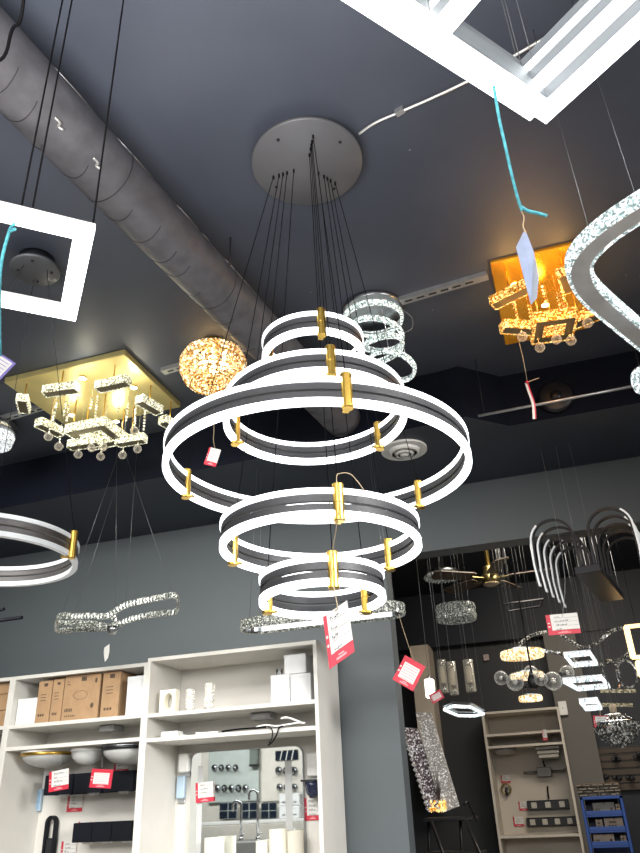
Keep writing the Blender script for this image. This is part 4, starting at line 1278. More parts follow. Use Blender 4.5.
def hang_tag(px, py, w, h, lab, top, Y, seed=1, roll=0., style='panel', yaw=None, sm=None):
    q = PY(px, py, Y); s = px2m(1, q); return price_tag(q, s * w, s * h, lab, roll=math.radians(roll), yaw=yaw if yaw is not None else math.atan2(q.y, q.x) - PI / 2, attach=[PY(*p, Y) if len(p) == 2 else V(p) for p in top], seed=seed, style=style, smat=sm)


hang_tag(58.8, 780.3, 23, 18.5, 'price card hanging from the gold-rimmed dome light', ((60, 768), (61.5, 756)), 3.80, 11, -6, 'full', 0, m_cablel)
hang_tag(101.3, 778.5, 25, 17, 'red-bordered price card hanging in front of the upper black vanity light', ((102, 768), (102, 757)), 3.80, 12, 5, 'back', 0, m_cablel)
wall_tag(75, 803, 18, 15.5, 'price card on the cabinet back beneath the card by the gold-rimmed dome', seed=13)
wall_tag(121.5, 765, 17, 14, 'price card half hidden below the black-rimmed dome light', seed=14)
wall_tag(83.5, 831, 13, 17, 'price card peeking out left of the lower black vanity light', seed=15)
wall_tag(68.5, 851, 18, 17, 'price card at the bottom border right of the loop sconce', seed=16)
wall_tag(59.3, 853, 3, 14, 'thin dark plaque beside the loop sconce', seed=17) if False else None

# ---- right bay: mirror on the back panel
Ym = YK - .012 - .03
mx0, mx1 = xat(190, 800, Ym), xat(303.5, 800, Ym); mz1 = PY(246, 749, Ym).z; mz0 = 1.215
mc = V(((mx0 + mx1) / 2, Yw, mz0))
t = thing('led_mirror', 'rounded rectangular mirror with frosted side strips in the tall cabinet', 'mirror', mc)
mw, mh = mx1 - mx0, mz1 - mz0


def rrect(w, h, r, y, n=8):
    out = []
    for cx, cz, a0 in ((w / 2 - r, h - r, 0), (-w / 2 + r, h - r, PI / 2), (-w / 2 + r, r, PI), (w / 2 - r, r, 1.5 * PI)):
        for i in range(n + 1): a = a0 + PI / 2 * i / n; out.append(V((cx + r * math.cos(a), y, cz + r * math.sin(a))))
    return out


b = MB(); b.prism(rrect(mw, mh, .045, -.026), (0, .026, 0)); b.build('backing', m_chromed, t)
b = MB(); b.prism(rrect(mw - .004, mh - .004, .043, -.030), (0, .0035, 0)); gl = b.build('glass', m_mirror, t)
for pxa, pxb, ya in ((197.3, 202.3, 766), (285.5, 292.5, 761)):
    xa, xb = xat(pxa, 800, Ym) - mc.x, xat(pxb, 800, Ym) - mc.x; za_ = PY(pxa, ya, Ym).z - mz0; zb_ = .09 if pxa < 250 else .1
    b = MB(); b.bb((xa, -.0312, zb_), (xb, -.0302, za_)); b.build('frosted_strip', m_frost, gl)
# boxes either side of it
def bracket_box(px0, px1, y0, y1, lab, m, dep=.06):
    x0, x1 = xat(px0, y0, Yw - dep), min(xat(px1, y0, Yw - dep), -1.275); z1, z0 = PY(px0, y0, Yw - dep).z, PY(px0, y1, Yw - dep).z
    t = thing('wall_lamp', lab, 'wall light', ((x0 + x1) / 2, Yw, (z0 + z1) / 2)); b = MB(); b.bbev((0, -dep / 2, 0), (x1 - x0, dep, z1 - z0), .006); b.build('shade', m, t); b = MB(); b.bbev((0, -.006, -(z1 - z0) / 2 - .012), ((x1 - x0) * .8, .012, .024), .002); b.build('bracket', m_chromed, t); return t
bracket_box(178.5, 188, 754, 772.5, 'white block wall lamp left of the mirror', m_white)
bracket_box(176.5, 184.5, 776, 799, 'pale blue block lamp below the white one, left of the mirror', m_paleblue, .03)
bracket_box(306, 318, 753, 777, 'white block wall lamp right of the mirror', m_white)
xq = xat(313, 790, Yw - .06); zq1, zq0 = PY(313, 779, Yw - .06).z, PY(313, 798, Yw - .06).z
t = thing('jar_sconce', 'dark blue glass wall sconce right of the mirror', 'wall light', (min(xq, -1.32), Yw, zq1)); hq = zq1 - zq0
b = MB(); b.lathe([(.001, -hq), (.018, -hq), (.034, -hq * .75), (.042, -hq * .35), (.042, -.012), (.038, -.012), (.001, -hq * .9)], 20, (0, -.06, 0)); b.build('glass', m_bluejar, t)
b = MB(); b.bb((-.055, -.10, -.012), (.03, 0, -.002)); b.build('arm', m_black, t)
wall_tag(312.5, 809, 16, 20, 'price card below the dark blue sconce, right of the mirror', seed=21)
wall_tag(204.5, 792, 19.5, 18, 'price card stuck on the left side of the mirror', Y=Ym - .012, seed=22, roll=-3)
# white cylinder lamps standing before the mirror
zb_ = 1.201
for pxa, pxb, yt, lab, Yc in ((254, 266, 841, 'white cylinder lamp standing at the lower edge, left of the pair by the mirror', 4.08), (267.5, 285, 829.5, 'white cylinder lamp with a slot, middle of the row by the mirror', 4.08), (285.6, 301, 831, 'white cylinder lamp at the right end of the row by the mirror', 4.08), (203, 221, 838, 'wide white cylinder lamp standing below the mirror strip on the left', 4.06)):
    x0, x1 = xat(pxa, yt, Yc - .03), xat(pxb, yt, Yc - .03); zt = PY(pxa, yt, Yc).z; r_ = (x1 - x0) / 2
    t = thing('cylinder_lamp', lab, 'lamp', ((x0 + x1) / 2, Yc, zb_), None, 'white cylinder lamps before the mirror')
    b = MB(); b.lathe([(.001, .012), (r_ * .98, .012), (r_, .016), (r_, zt - zb_), (r_ * .9, zt - zb_), (r_ * .88, zt - zb_ - .02), (.001, zt - zb_ - .02)], 28); b.build('shade', m_cream2, t)
    b = MB(); b.lathe([(.001, 0), (r_ * .9, 0), (r_ * .9, .012), (.001, .012)], 24); b.build('base', m_chromed, t)

# ---- the kitchen display across the aisle, seen in the mirror
YV = -3.28


def MR(px, py, Y):
    q = PY(px, py, 2 * (Ym - .0) - Y); return V((q.x, Y, q.z))


def rbox(b, px0, py0, px1, py1, Y, d, mi=0):
    a, c = MR(px0, py0, Y), MR(px1, py1, Y); b.bb((min(a.x, c.x), Y - d, min(a.z, c.z)), (max(a.x, c.x), Y, max(a.z, c.z)), mi); return b


def rthing(name, lab, cat, px0, py0, px1, py1, Y, d, m, part_='panel', group=None):
    a, c = MR(px0, py0, Y), MR(px1, py1, Y); o = V(((a.x + c.x) / 2, Y - d / 2, min(a.z, c.z)))
    t = thing(name, lab, cat, o, None, group); w, h = abs(a.x - c.x), abs(a.z - c.z)
    b = MB(); b.bbev((0, 0, h / 2), (w, d, h), min(.01, w * .1)); b.build(part_, m, t); return t, w, h, d


def reg(Y): return Y


m_bd = mat('grey green board', (.42, .47, .45), .5)
rthing('display_board', 'grey-green board of taps across the aisle, left in the mirror', 'board', 209, 745, 259, 801, YV + .04, .04, m_bd)
rthing('display_board', 'pale board across the aisle, right in the mirror', 'board', 261, 740, 306, 800, YV + .03, .03, m_cream)
for k, (a, c) in enumerate(((219.5, 237), (240, 258.5), (261, 277))):
    t, w, h, d = rthing('tile_panel', ('left', 'middle', 'right')[k] + ' dark glossy tile panel across the aisle, seen in the mirror', 'tile panel', a, 803, c, 818.5, YV + .10, .03, mat('grey trim', (.4, .42, .42), .4), 'frame', 'dark tile panels across the aisle')
    b = MB()
    for i in range(2):
        for j in range(2): b.bbev((-w / 4 + i * w / 2, d / 2, h / 4 + j * h / 2), (w * .46, .012, h * .46), .003)
    b.build('tiles', m_tile, t); tl = [o for o in children(t) if o.name.startswith('tiles')][0]; tl['kind'] = 'stuff' if False else ''
    del tl['kind']
t, w, h, d = rthing('kitchen_counter', 'pale kitchen counter across the aisle, seen low in the mirror', 'counter', 200, 826, 306, 880, YV + .9, .85, m_cream, 'cabinet_body')
b = MB(); b.bbev((0, 0, h + .02), (w, d, .04), .005); b.build('worktop', m_white, t)
zz = V(t.location).z; b = MB(); b.bb((-w / 2 + .03, -d / 2, -zz), (w / 2 - .03, d / 2 - .05, -.001)); b.build('plinth', m_cream, t)
ct = h + .04 + V(t.location).z
# sink let into a nearer unit
t, w, h, d = rthing('sink_unit', 'white sink unit with steel bowl across the aisle, seen in the mirror', 'sink', 205, 843, 262, 890, YV + 1.9, .6, m_white, 'cabinet_body')
b = MB(); b.bbev((0, 0, h + .002), (w * .62, d * .7, .008), .003); b.build('bowl', m_steel, t)
zz = V(t.location).z; b = MB(); b.bb((-w / 2 + .03, -d / 2, -zz), (w / 2 - .03, d / 2 - .05, -.001)); b.build('plinth', m_white, t)
zc_ = V(t.location).z + h
for px, ytop, hw, lab in ((235.5, 801, 5, 'left chrome gooseneck tap on the sink unit, seen in the mirror'), (252, 790, 4, 'right taller chrome gooseneck tap on the sink unit, seen in the mirror')):
    q = MR(px, ytop, YV + 1.75); o = V((q.x, YV + 1.7, zc_)); hh = q.z - zc_
    t = thing('kitchen_tap', lab, 'tap', o, None, 'gooseneck taps across the aisle'); r_ = .06
    b = MB(); b.tube([(r_, 0, .02), (r_, 0, hh - r_)] + [(r_ * math.cos(a), 0, hh - r_ + r_ * math.sin(a)) for a in [PI * i / 10 for i in range(1, 11)]] + [(-r_, 0, hh - r_ - .06)], .016, 10); b.build('spout', m_chrome, t)
    b = MB(); b.lathe([(.001, 0), (.03, 0), (.03, .03), (.02, .05), (.001, .05)], 16, (r_, 0, 0)); b.build('base', m_chrome, t)
    b = MB(); b.tube([(r_, 0, .04), (r_ + .06, 0, .09)], .008, 8); b.build('lever', m_chrome, t)
# rows of small fittings on the boards
row = 0
for ys, xs, n, g in (((764, 771), (212, 240), 4, 'upper row of taps across the aisle'), ((784, 792), (215, 250), 5, 'lower row of taps across the aisle'), ((766, 775), (276, 299), 3, 'upper row of fittings on the pale board'), ((783, 791), (277, 299), 3, 'lower row of fittings on the pale board')):
    for k in range(n):
        xa = xs[0] + (xs[1] - xs[0]) * (k + .12) / n; xb = xs[0] + (xs[1] - xs[0]) * (k + .88) / n
        a, c = MR(xa, ys[0], YV + .06), MR(xb, ys[1], YV + .06); o = V(((a.x + c.x) / 2, YV + .05, (a.z + c.z) / 2)); w, h = abs(a.x - c.x), abs(a.z - c.z)
        pos = ('first', 'second', 'third', 'fourth', 'fifth')[k]
        pn = {764: 'upper row on the green board', 784: 'lower row on the green board', 766: 'upper row on the pale board', 783: 'lower row on the pale board'}[ys[0]]
        t = thing('wall_tap', 'small mirrored wall tap, %s from left, %s' % (pos, pn), 'tap', o, None, g)
        b = MB(); b.lathe([(.001, 0), (h * .42, 0), (h * .42, .02), (.001, .02)], 16, (-w * .2, 0, 0), Matrix.Rotation(-PI / 2, 3, 'X')); b.build('rosette', m_black if k % 2 else m_chromed, t)
        b = MB(); b.tube([(-w * .2, .02, 0), (-w * .2, .09, 0), (w * .2, .12, h * .1), (w * .4, .12, -h * .3)], h * .14, 8); b.build('spout', m_black if k % 2 == 0 else m_chromed, t)
t, w, h, d = rthing('wall_lantern', 'grey rectangular wall lantern across the aisle, seen in the mirror', 'wall light', 249.5, 749, 257, 765, YV + .14, .1, mat('smoky lantern glass', (.16, .19, .17), .2), 'glass')
b = MB(); b.bbev((0, 0, h), (w * 1.1, d * 1.1, .03), .004); b.bbev((0, 0, 0), (w * 1.1, d * 1.1, .03), .004); b.build('frame', m_black, t)
t, w, h, d = rthing('picture', 'dark picture with pale diagonal stripes across the aisle, seen in the mirror', 'picture', 275, 751, 298, 759.5, YV + .06, .03, m_tile, 'canvas')
b = MB()
for k in (-.3, -.05, .2): b.prism([(w * k, d / 2 + .001, 0), (w * (k + .04), d / 2 + .001, 0), (w * (k + .14), d / 2 + .001, h), (w * (k + .1), d / 2 + .001, h)], (0, .002, 0))
b.build('stripes', m_paper, t)
for k in range(4):
    xa, xb = (279, 289) if k % 2 == 0 else (290, 300); ya, yb = (814, 826) if k < 2 else (801, 813)
    q = MR(xa, yb, YV + .55)
    lab = 'white carton, %s %s of four across the aisle, seen in the mirror' % ('lower' if k < 2 else 'upper', 'left' if k % 2 == 0 else 'right')
    t, w, h, d = rthing('white_carton', lab, 'box', xa, ya, xb, yb, YV + .55, .3, m_wbox, 'carton', 'white cartons across the aisle'); t.location.z = ct + .001 + (0 if k < 2 else h + .002); b = MB(); b.box((0, d / 2, h * .3), (w * .3, .002, h * .12)); b.build('label_patch', m_chromed, t)
# ================================================================== arched chandelier before the header
za_ = 2.56
A0, A1 = PZ(588, 573, za_), PZ(613, 601, za_)
ac = V(((A0.x + A1.x) / 2, (A0.y + A1.y) / 2, za_)); LY = A1.y - A0.y; WX = px2m(25, A0)
t = thing('arched_chandelier', 'black chandelier of nested arches around a long box, below the header on the right', 'chandelier', ac, (0, 0, -math.atan2(A1.x - A0.x, A1.y - A0.y)))
LY = math.hypot(A1.x - A0.x, A1.y - A0.y)
b = MB(); b.bbev((0, 0, .02), (WX, LY, .04), .003); b.build('canopy_box', m_black, t)
R1 = .105
for sgn in (-1, 1):
    for k in range(5):
        y = -LY / 2 + LY * (k + .3) / 5
        x0 = sgn * WX * .28
        pth = [V((x0, y, .04)), V((x0 + sgn * .004, y, .195))]
        cxx = x0 + sgn * (R1 + .004)
        pth += [V((cxx - sgn * R1 * math.cos(a), y, .215 + R1 * math.sin(a))) for a in [PI * i / 14 for i in range(15)]]
        pth += [V((cxx + sgn * (R1 + .004), y, .10)), V((cxx + sgn * R1 * .99, y, .0))]
        b = MB(); b.ribbon(smooth_path(pth, n=2), False, .016, .012, up=V((0, 1, 0))); arm = b.build('arm', m_black, t)
        outp = [V((cxx - sgn * (R1 + .007) * math.cos(a), y, .215 + (R1 + .007) * math.sin(a))) for a in [PI * i / 14 for i in range(10, 15)]] + [V((cxx + sgn * (R1 + .011), y, .10)), V((cxx + sgn * (R1 + .002), y, -.015))]
        b = MB(); b.ribbon(outp, False, .028, .009, up=V((0, 1, 0))); b.build('light_strip', m_leddim, arm)
for dx, dy in ((-.3, -.4), (.3, -.4), (-.3, .35), (.3, .35)):
    b = MB(); p = V((dx * WX, dy * LY, .04)); b.tube([p, (p.x, p.y, HC - za_ if ac.y + p.y < 3.5 else zs - za_)], .0009, 5); b.build('cable', m_cablel, t)

# ================================================================== back room
CB = HC - .02


def hang(b, p, o, r=.0012, top=None):
    b.tube([V(p), V((p[0], p[1], (top or CB) - o.z))], r, 5)


# --- crystal drum pendant
q = PY(456, 613, 5.2); r_ = px2m(37, q) / 2
t = thing('crystal_drum_pendant', 'small unlit crystal drum pendant hanging left of the ceiling fan', 'pendant light', q)
b = MB(); hh = px2m(15, q)
for k in (-.25, .25):
    b2 = MB(); b2.crystals(circle(r_, 48, (0, 0, hh * k)), True, hh / 2, .018, step=.02); b.add(b2.v, b2.f)
b.build('crystal_band', m_crdim, t)
b = MB(); b.lathe([(.001, hh * .4), (r_ * .9, hh * .4), (r_ * .9, hh * .5), (.001, hh * .5)], 32); b.build('plate', m_chromed, t)
for dx in (-.55, .45):
    b = MB(); hang(b, (r_ * dx, 0, hh * .5), q, .0022); b.build('cable', m_cablel, t)
# --- three glass cylinders on cords
for x0, x1, y0, y1, lab in ((439, 450, 661, 693, 'left of the three clear glass cylinder pendants under the crystal drum'), (449, 460, 663, 695, 'middle of the three clear glass cylinder pendants under the crystal drum'), (465.5, 477.5, 661, 692, 'right of the three clear glass cylinder pendants under the crystal drum')):
    q = PY((x0 + x1) / 2, y1, 5.0); w_ = px2m(x1 - x0, q); h_ = px2m(y1 - y0, q) * 1.0
    t = thing('glass_cylinder_pendant', lab, 'pendant light', q, None, 'glass cylinder pendants in the back room'); r_ = w_ / 2 * .86
    b = MB(); b.lathe([(r_ * .98, 0), (r_, .005), (r_, h_), (r_ * .86, h_), (r_ * .86, .005)], 20, closed=True); b.build('glass_tube', m_tubeglass, t)
    b = MB(); b.lathe([(.001, h_ * .3), (r_ * .62, h_ * .3), (r_ * .62, h_ * .8), (.001, h_ * .8)], 16); b.build('diffuser', mat('frosted core', (.45, .42, .36), .5, emit=(.8, .7, .55), es=.12), t)
    b = MB(); b.lathe([(.001, h_ * .8), (r_ * .8, h_ * .8), (r_ * .8, h_ * .98), (.001, h_ * 1.0)], 16); b.build('socket', m_chrome, t)
    b = MB()
    for i in range(6): a = i * PI / 3; b.octa((r_ * .6 * math.cos(a), r_ * .6 * math.sin(a), .022), .011, .02)
    b.build('crystal_drops', m_crdim, t)
    b = MB(); hang(b, (0, 0, h_), q, .0018); b.build('cable', m_cablel, t)
# --- lit white block pendant
q = PY(431, 698, 4.8); w_ = px2m(9, q); h_ = px2m(18, q)
t = thing('block_pendant', 'small glowing white block pendant near the dark opening edge', 'pendant light', q)
b = MB(); b.bbev((0, 0, h_ * .5), (w_, w_, h_), .006); b.build('shade', mat('glowing opal', (.9, .9, .85), .4, emit=(1, .95, .85), es=2.2), t)
b = MB(); b.lathe([(.001, h_), (.008, h_), (.008, h_ + .02), (.001, h_ + .02)], 10); b.build('cap', m_chromed, t)
b = MB(); hang(b, (0, 0, h_), q, .0016); b.build('cable', m_cablel, t)
hang_tag(436.5, 696.5, 13, 9, 'small red price card hanging at the glowing white block pendant', ((435, 690), (433, 685)), 4.72, 31, -24, 'back')
# --- hexagon crystal loop, lit
pts = [(444, 710), (450, 706.5), (463, 706.5), (474, 708), (484, 714), (472, 717), (457, 716.5)]
q = PY(464, 711, 4.55); zq = q.z
P_ = [PZ(x, y, zq) - q for x, y in ((444, 709.5), (452, 706.2), (470, 707), (484, 713.8), (474, 716), (458, 715.6))]
t = thing('hexagon_crystal_pendant', 'bright elongated hexagon crystal ring below the glass cylinder pendants', 'pendant light', q)
b = MB(); b.crystals(P_, True, .016, .012, step=.014); b.build('crystal_band', m_crhot, t)
b = MB(); b.ribbon([p + V((0, 0, .02)) for p in P_], True, .008, .02); b.build('ring_frame', m_chromed, t)
for k in (0, 2, 3):
    b = MB(); hang(b, P_[k] + V((0, 0, .02)), q, .0009); b.build('cable', m_cableg, t)
# --- ceiling fan
q = PY(490.5, 580, 5.9)
t = thing('ceiling_fan', 'brass ceiling fan with dark wooden blades in the back room', 'ceiling fan', (q.x, q.y, CB)); zb = q.z - CB
b = MB(); b.lathe([(.001, zb + .11), (.045, zb + .11), (.05, zb + .09), (.05, zb + .05), (.068, zb + .04), (.072, zb - .01), (.06, zb - .03), (.001, zb - .03)], 28); b.build('motor', m_fanmetal, t)
b = MB(); b.lathe([(.001, zb + .1), (.02, zb + .1), (.02, -.03), (.06, -.03), (.06, 0), (.001, 0)], 20); b.build('down_rod', m_fanmetal, t)
b = MB(); b.lathe([(.001, zb - .05), (.04, zb - .048), (.064, zb - .034), (.066, zb - .03), (.001, zb - .03)], 28); b.build('light_bowl', mat('warm bowl glass', (.5, .42, .3), .4), t)
for ang in (-2, 70, 142, 214, 286):
    R_ = rotz(math.radians(ang)); 
    b = MB(); bl = [(.14, -.045), (.17, -.06), (.46, -.066), (.50, -.05), (.50, .05), (.46, .066), (.17, .06), (.14, .045)]
    tw = Matrix.Rotation(math.radians(13), 3, 'X')
    b.prism([R_ @ (tw @ V((x, y, 0)) + V((0, 0, zb + .02))) for x, y in bl], (0, 0, .008)); bd = b.build('blade', m_fanblade, t)
    b = MB(); b.prism([R_ @ V((x, y, zb + .01)) for x, y in ((.05, -.015), (.17, -.03), (.17, .03), (.05, .015))], (0, 0, .006)); b.build('blade_iron', m_fanmetal, bd)
# flat crystal light on the ceiling beside the fan
q = PZ(443, 577, CB)
t = thing('flat_crystal_light', 'flat smoky crystal ceiling light left of the ceiling fan', 'ceiling light', PD(443, 577, min(depth(q), 6.2)))
o = V(t.location); t.location.z = CB; dz = o.z - CB
b = MB(); b.lathe([(.001, dz + .02), (.12, dz + .02), (.13, dz + .05), (.02, dz + .06), (.02, 0), (.001, 0)], 28); b.build('pan', m_chromed, t)
b = MB()
for r_ in (.04, .08, .12, .15):
    n_ = int(2 * PI * r_ / .03)
    for i in range(n_): a = 2 * PI * i / n_; b.octa((r_ * math.cos(a), r_ * math.sin(a), dz), .016, .02)
b.build('crystal_base', m_crdim, t)

# --- warm three-ring crystal chandelier
q = PY(522, 655, 5.2)
t = thing('warm_ring_chandelier', 'three-tier warm glowing crystal ring chandelier right of centre in the back room', 'chandelier', q)
for (px, py, wpx, hpx, dy) in ((522, 654.5, 40, 8, 0), (527, 676, 30, 6, .02), (530.5, 698.5, 20, 6, .0)):
    c = PY(px, py, 5.2 + dy) - q; r_ = px2m(wpx, q) / 2; hh = px2m(hpx, q)
    b = MB(); b.crystals(circle(r_, 48, c), True, hh * .8, .018, step=.018); rg = b.build('crystal_ring', m_crgold, t)
    b = MB(); b.annulus(r_, .02, hh * .4, hh * .4 + .008, 40, c); b.build('ring_frame', m_chromed, rg)
    for a in (.3, 2.4, 4.5):
        b = MB(); hang(b, c + V((r_ * .95 * math.cos(a), r_ * .95 * math.sin(a), hh * .4)), q, .0011); b.build('cable', m_cablel, rg)
# dark bar frame above it (canopy of the globe lights)
q = PY(522, 607, 5.2)
t = thing('bar_canopy', 'dark rectangular bar frame hanging below the ceiling fan', 'light frame', q)
c4 = [PY(x, y, Y) - q for x, y, Y in ((504, 604, 5.55), (543, 599, 5.55), (541, 606, 5.8), (508, 611, 5.8))]
b = MB(); b.tube(c4, .007, 6, True); b.build('frame', m_black, t)
for c in c4: b = MB(); b.tube([c, (c.x, c.y, CB - q.z)], .0014, 5); b.build('cable', m_cablel, t)
# --- globe chandelier
q = PY(533, 682, 4.85)
t = thing('globe_chandelier', 'black branched chandelier with clear glass globes', 'chandelier', q)
b = MB(); b.lathe([(.001, -.04), (.02, -.04), (.032, -.02), (.03, .02), (.016, .05), (.001, .05)], 16); b.build('hub', m_black, t)
b = MB(); hang(b, (0, 0, .04), q, .006); b.build('stem', m_black, t)
for px, py, rp, dY in ((501, 678, 7, 0), (515, 682, 8.5, -.12), (531, 673, 7.5, .14), (541, 679, 6.5, -.16), (553, 681, 9, -.02), (567, 673, 7.5, .12)):
    g = PY(px, py, 4.85 + dY) - q; r_ = px2m(rp, q)
    d = (g - V((0, 0, 0))); dn = d.normalized()
    b = MB(); b.tube(smooth_path([O, d * .4 + V((0, 0, -.03)), g - dn * r_ * .6], n=5), .006, 6); arm = b.build('arm', m_black, t)
    b = MB(); b.lathe([(.001, -.02), (.015, -.02), (.015, .02), (.001, .02)], 12, g - dn * r_ * .75, V((0, 0, 1)).rotation_difference(dn).to_matrix()); b.build('socket', m_black, arm)
    b = MB(); b.sphere(g, r_, 20, 12); b.build('globe', m_globe, arm)
    b = MB(); b.sphere(g, r_ * .34, 10, 7); b.build('bulb', mat('clear bulb', (.55, .53, .5), .15, .3), arm)
# --- cold crystal square tiers
q = PY(585, 684, 5.0)
t = thing('crystal_square_chandelier', 'three-tier bright cold crystal square chandelier', 'chandelier', q)
for pxs in (((565, 655), (590, 653.5), (597, 664), (573, 665.5)), ((564, 681), (602, 674.5), (609, 688), (578, 691)), ((580.5, 702), (597, 700.5), (601, 708), (586, 709.5))):
    zq = PY(sum(p[0] for p in pxs) / 4, sum(p[1] for p in pxs) / 4, 5.0).z
    c4 = [PZ(x, y, zq) - q for x, y in pxs]
    cm = sum(c4, V()) / 4
    c4 = [cm + V((max(-.16, min(.16, (p - cm).x)), max(-.22, min(.22, (p - cm).y)), 0)) for p in c4]
    b = MB(); b.crystals(c4, True, .026, .014, step=.024); sqd = b.build('crystal_square', m_crhot, t)
    b = MB(); b.ribbon([p + V((0, 0, .018)) for p in c4], True, .008, .016); b.build('ring_frame', m_chromed, sqd)
    for c in c4: b = MB(); hang(b, c + V((0, 0, .02)), q, .0012); b.build('cable', m_cablel, sqd)
hang_tag(601, 721.5, 14, 11, 'price card hanging under the cold crystal square chandelier', ((600, 712), (599.5, 706)), 4.95, 41, 5, 'panel')
hang_tag(563, 624, 31, 20, 'large price card with black lettering in front of the dark bar frame', ((563, 612), (563, 560), V((PY(563, 560, 3.7).x, 3.7, zs))), 3.7, 42, 0, 'full', 0.12, m_cableg)
# --- smoky curling ribbon chandelier
q = PY(570, 645, 5.7)
t = thing('ribbon_chandelier', 'smoky crystal ribbon chandelier curling in wide loops behind the price card', 'chandelier', q)
pth = smooth_path([PY(x, y, Y) - q for x, y, Y in ((516, 650, 5.5), (522, 642, 5.55), (535, 634, 5.7), (555, 632, 5.9), (570, 641, 5.9), (584, 648, 5.7), (598, 642, 5.5), (612, 631, 5.5), (624, 629, 5.7), (631, 640, 5.9), (627, 655, 5.9), (612, 662, 5.7), (590, 664, 5.6), (560, 654, 5.5), (540, 650, 5.5))], n=8)
b = MB(); b.ribbon(pth, False, .022, .014); b.build('ribbon', m_crdim2, t)
for k in (6, 24, 40, 56, 72, 90):
    b = MB(); hang(b, pth[k], q, .001); b.build('cable', m_cableg, t)
# --- crossed rings pendant
q = PY(618, 690, 5.4)
t = thing('crossed_ring_pendant', 'cluster of upright smoky crystal rings over two pale bars, right side of the back room', 'pendant light', q)
for px, py, rx, rz_, yaw in ((612, 675, 8, 15, .3), (627, 674, 10, 13, -.4)):
    c = PY(px, py, 5.4) - q; s = px2m(1, q); Rz = rotz(yaw)
    b = MB(); b.crystals([c + Rz @ V((rx * s * math.cos(a), 0, rz_ * s * math.sin(a))) for a in [2 * PI * i / 40 for i in range(40)]], True, .022, .014, up=V((.2, 1, .1)).normalized(), step=.02); b.build('crystal_ring', m_crdim2, t)
    b = MB(); hang(b, c + V((0, 0, rz_ * s)), q, .0012); b.build('cable', m_cablel, t)
for x0, x1, y in ((600, 636, 691), (602, 633, 705)):
    a, c = PY(x0, y, 5.4) - q, PY(x1, y, 5.4) - q; b = MB(); b.crystals([a, c], False, .022, .022, step=.024); bar = b.build('crystal_bar', crystal('dim straw crystal', (.12, .11, .07), (.3, .28, .19), (.55, .5, .36), .4, 90), t)
    b = MB(); hang(b, (a + c) / 2, q, .0012); hang(b, a * .8 + c * .2, q, .0012); b.build('cable', m_cablel, bar)
# --- amber frame at the border
q = PY(640, 641, 5.0)
t = thing('amber_frame_pendant', 'warm glowing square frame pendant cut by the right border', 'pendant light', q); s = px2m(1, q)
b = MB()
for z0, S in ((0, 30), (-26 * s, 13)):
    hs = S * s / 2
    for dx, dz, wx, wz in ((-hs, 0, .016, hs * 2), (hs, 0, .016, hs * 2), (0, hs, hs * 2, .016), (0, -hs, hs * 2, .016)):
        b2 = MB(); b2.box((dx + (hs * .35 if S > 20 else 0), 0, z0 + dz), (wx + .016, .05, wz)); b.add(b2.v, b2.f)
    b3 = MB(); b3.add(b.v, b.f); b3.build('light_frame', m_warmled, t); b = MB()
b = MB(); hang(b, (0, 0, 12 * s), q, .0014); b.tube([(0, 0, -14 * s), (0, 0, -20 * s)], .004, 6); b.build('cable', m_cable, t)
# --- crystal bowl chandelier
q = PY(617.5, 730, 5.0); R = px2m(41, q) / 2
t = thing('crystal_bowl_chandelier', 'smoky crystal basket chandelier hanging before the slatted recess', 'chandelier', q); s = px2m(1, q)
b = MB()
for r_, z_ in ((.98, 6), (1.0, 3), (.97, 0), (.9, -3), (.8, -6), (.66, -8.5), (.5, -11), (.32, -12.8), (.12, -14)):
    n_ = max(5, int(2 * PI * r_ * R / .024))
    for i in range(n_): a = 2 * PI * (i + .5 * (z_ % 2)) / n_; b.octa((r_ * R * math.cos(a), r_ * R * math.sin(a), z_ * s), .011, .016)
b.build('crystal_basket', m_crdim2, t)
b = MB(); b.tube(circle(R, 40, (0, 0, 7 * s)), .006, 6, True); b.tube(circle(R * .45, 30, (0, 0, 14 * s)), .005, 6, True)
for i in range(6): a = i * PI / 3; b.tube([(R * math.cos(a), R * math.sin(a), 7 * s), (R * .45 * math.cos(a), R * .45 * math.sin(a), 14 * s)], .003, 5)
b.build('hoop', m_chrome, t)
b = MB(); b.lathe([(.001, 12 * s), (.02, 12 * s), (.02, 24 * s), (.001, 24 * s)], 16); b.build('socket', mat('tan socket', (.35, .28, .2), .5), t)
b = MB(); hang(b, (0, 0, 24 * s), q, .003); b.build('cable', m_cableg, t)
for k in range(4):
    a = k * PI / 2 + .3; c = V((R * .3 * math.cos(a), R * .3 * math.sin(a), 2 * s)); b = MB(); b.sphere(c, .016, 10, 7); b.tube([c, c + V((0, 0, 10 * s))], .004, 6); b.build('bulb', m_white, t)

# --- glitter boards on a black step stand
Yg = 5.5
def board(lab, pxs, Y, m, thick=.035, glow=None):
    P_ = [PY(x, y, Y + k) for x, y, k in pxs]; o = (P_[2] + P_[3]) / 2
    t = thing('glitter_board', lab, 'mosaic board', o, None, 'glitter mosaic boards on the stand'); b = MB(); b.prism([p - o for p in P_], (0, thick, 0), 0); b.build('panel', m, t); return t, P_, o
t1, P1, o1 = board('upright silver glitter board leaning on the black stand, front one', ((415.5, 712.5, .10), (430.5, 712.5, .10), (459, 806, 0), (441.5, 813, 0)), Yg, m_glit)
t2, P2, o2 = board('dark glitter board with white sparkle, behind and left of the silver one', ((401.5, 727, .18), (417, 728.5, .18), (446, 812, .07), (428.5, 812, .07)), Yg, m_glit2)
b = MB()
for k in range(16):
    f0 = k / 16; a = P2[0].lerp(P2[3], f0) - o2; c = P2[0].lerp(P2[3], f0 + .045) - o2; b.octa((a + c) / 2 + V((0, -.004, 0)), .014, .016)
b.build('sequin_edge', m_glit, t2)
b = MB(); g = PY(437.5, 807.5, Yg - .012) - o1
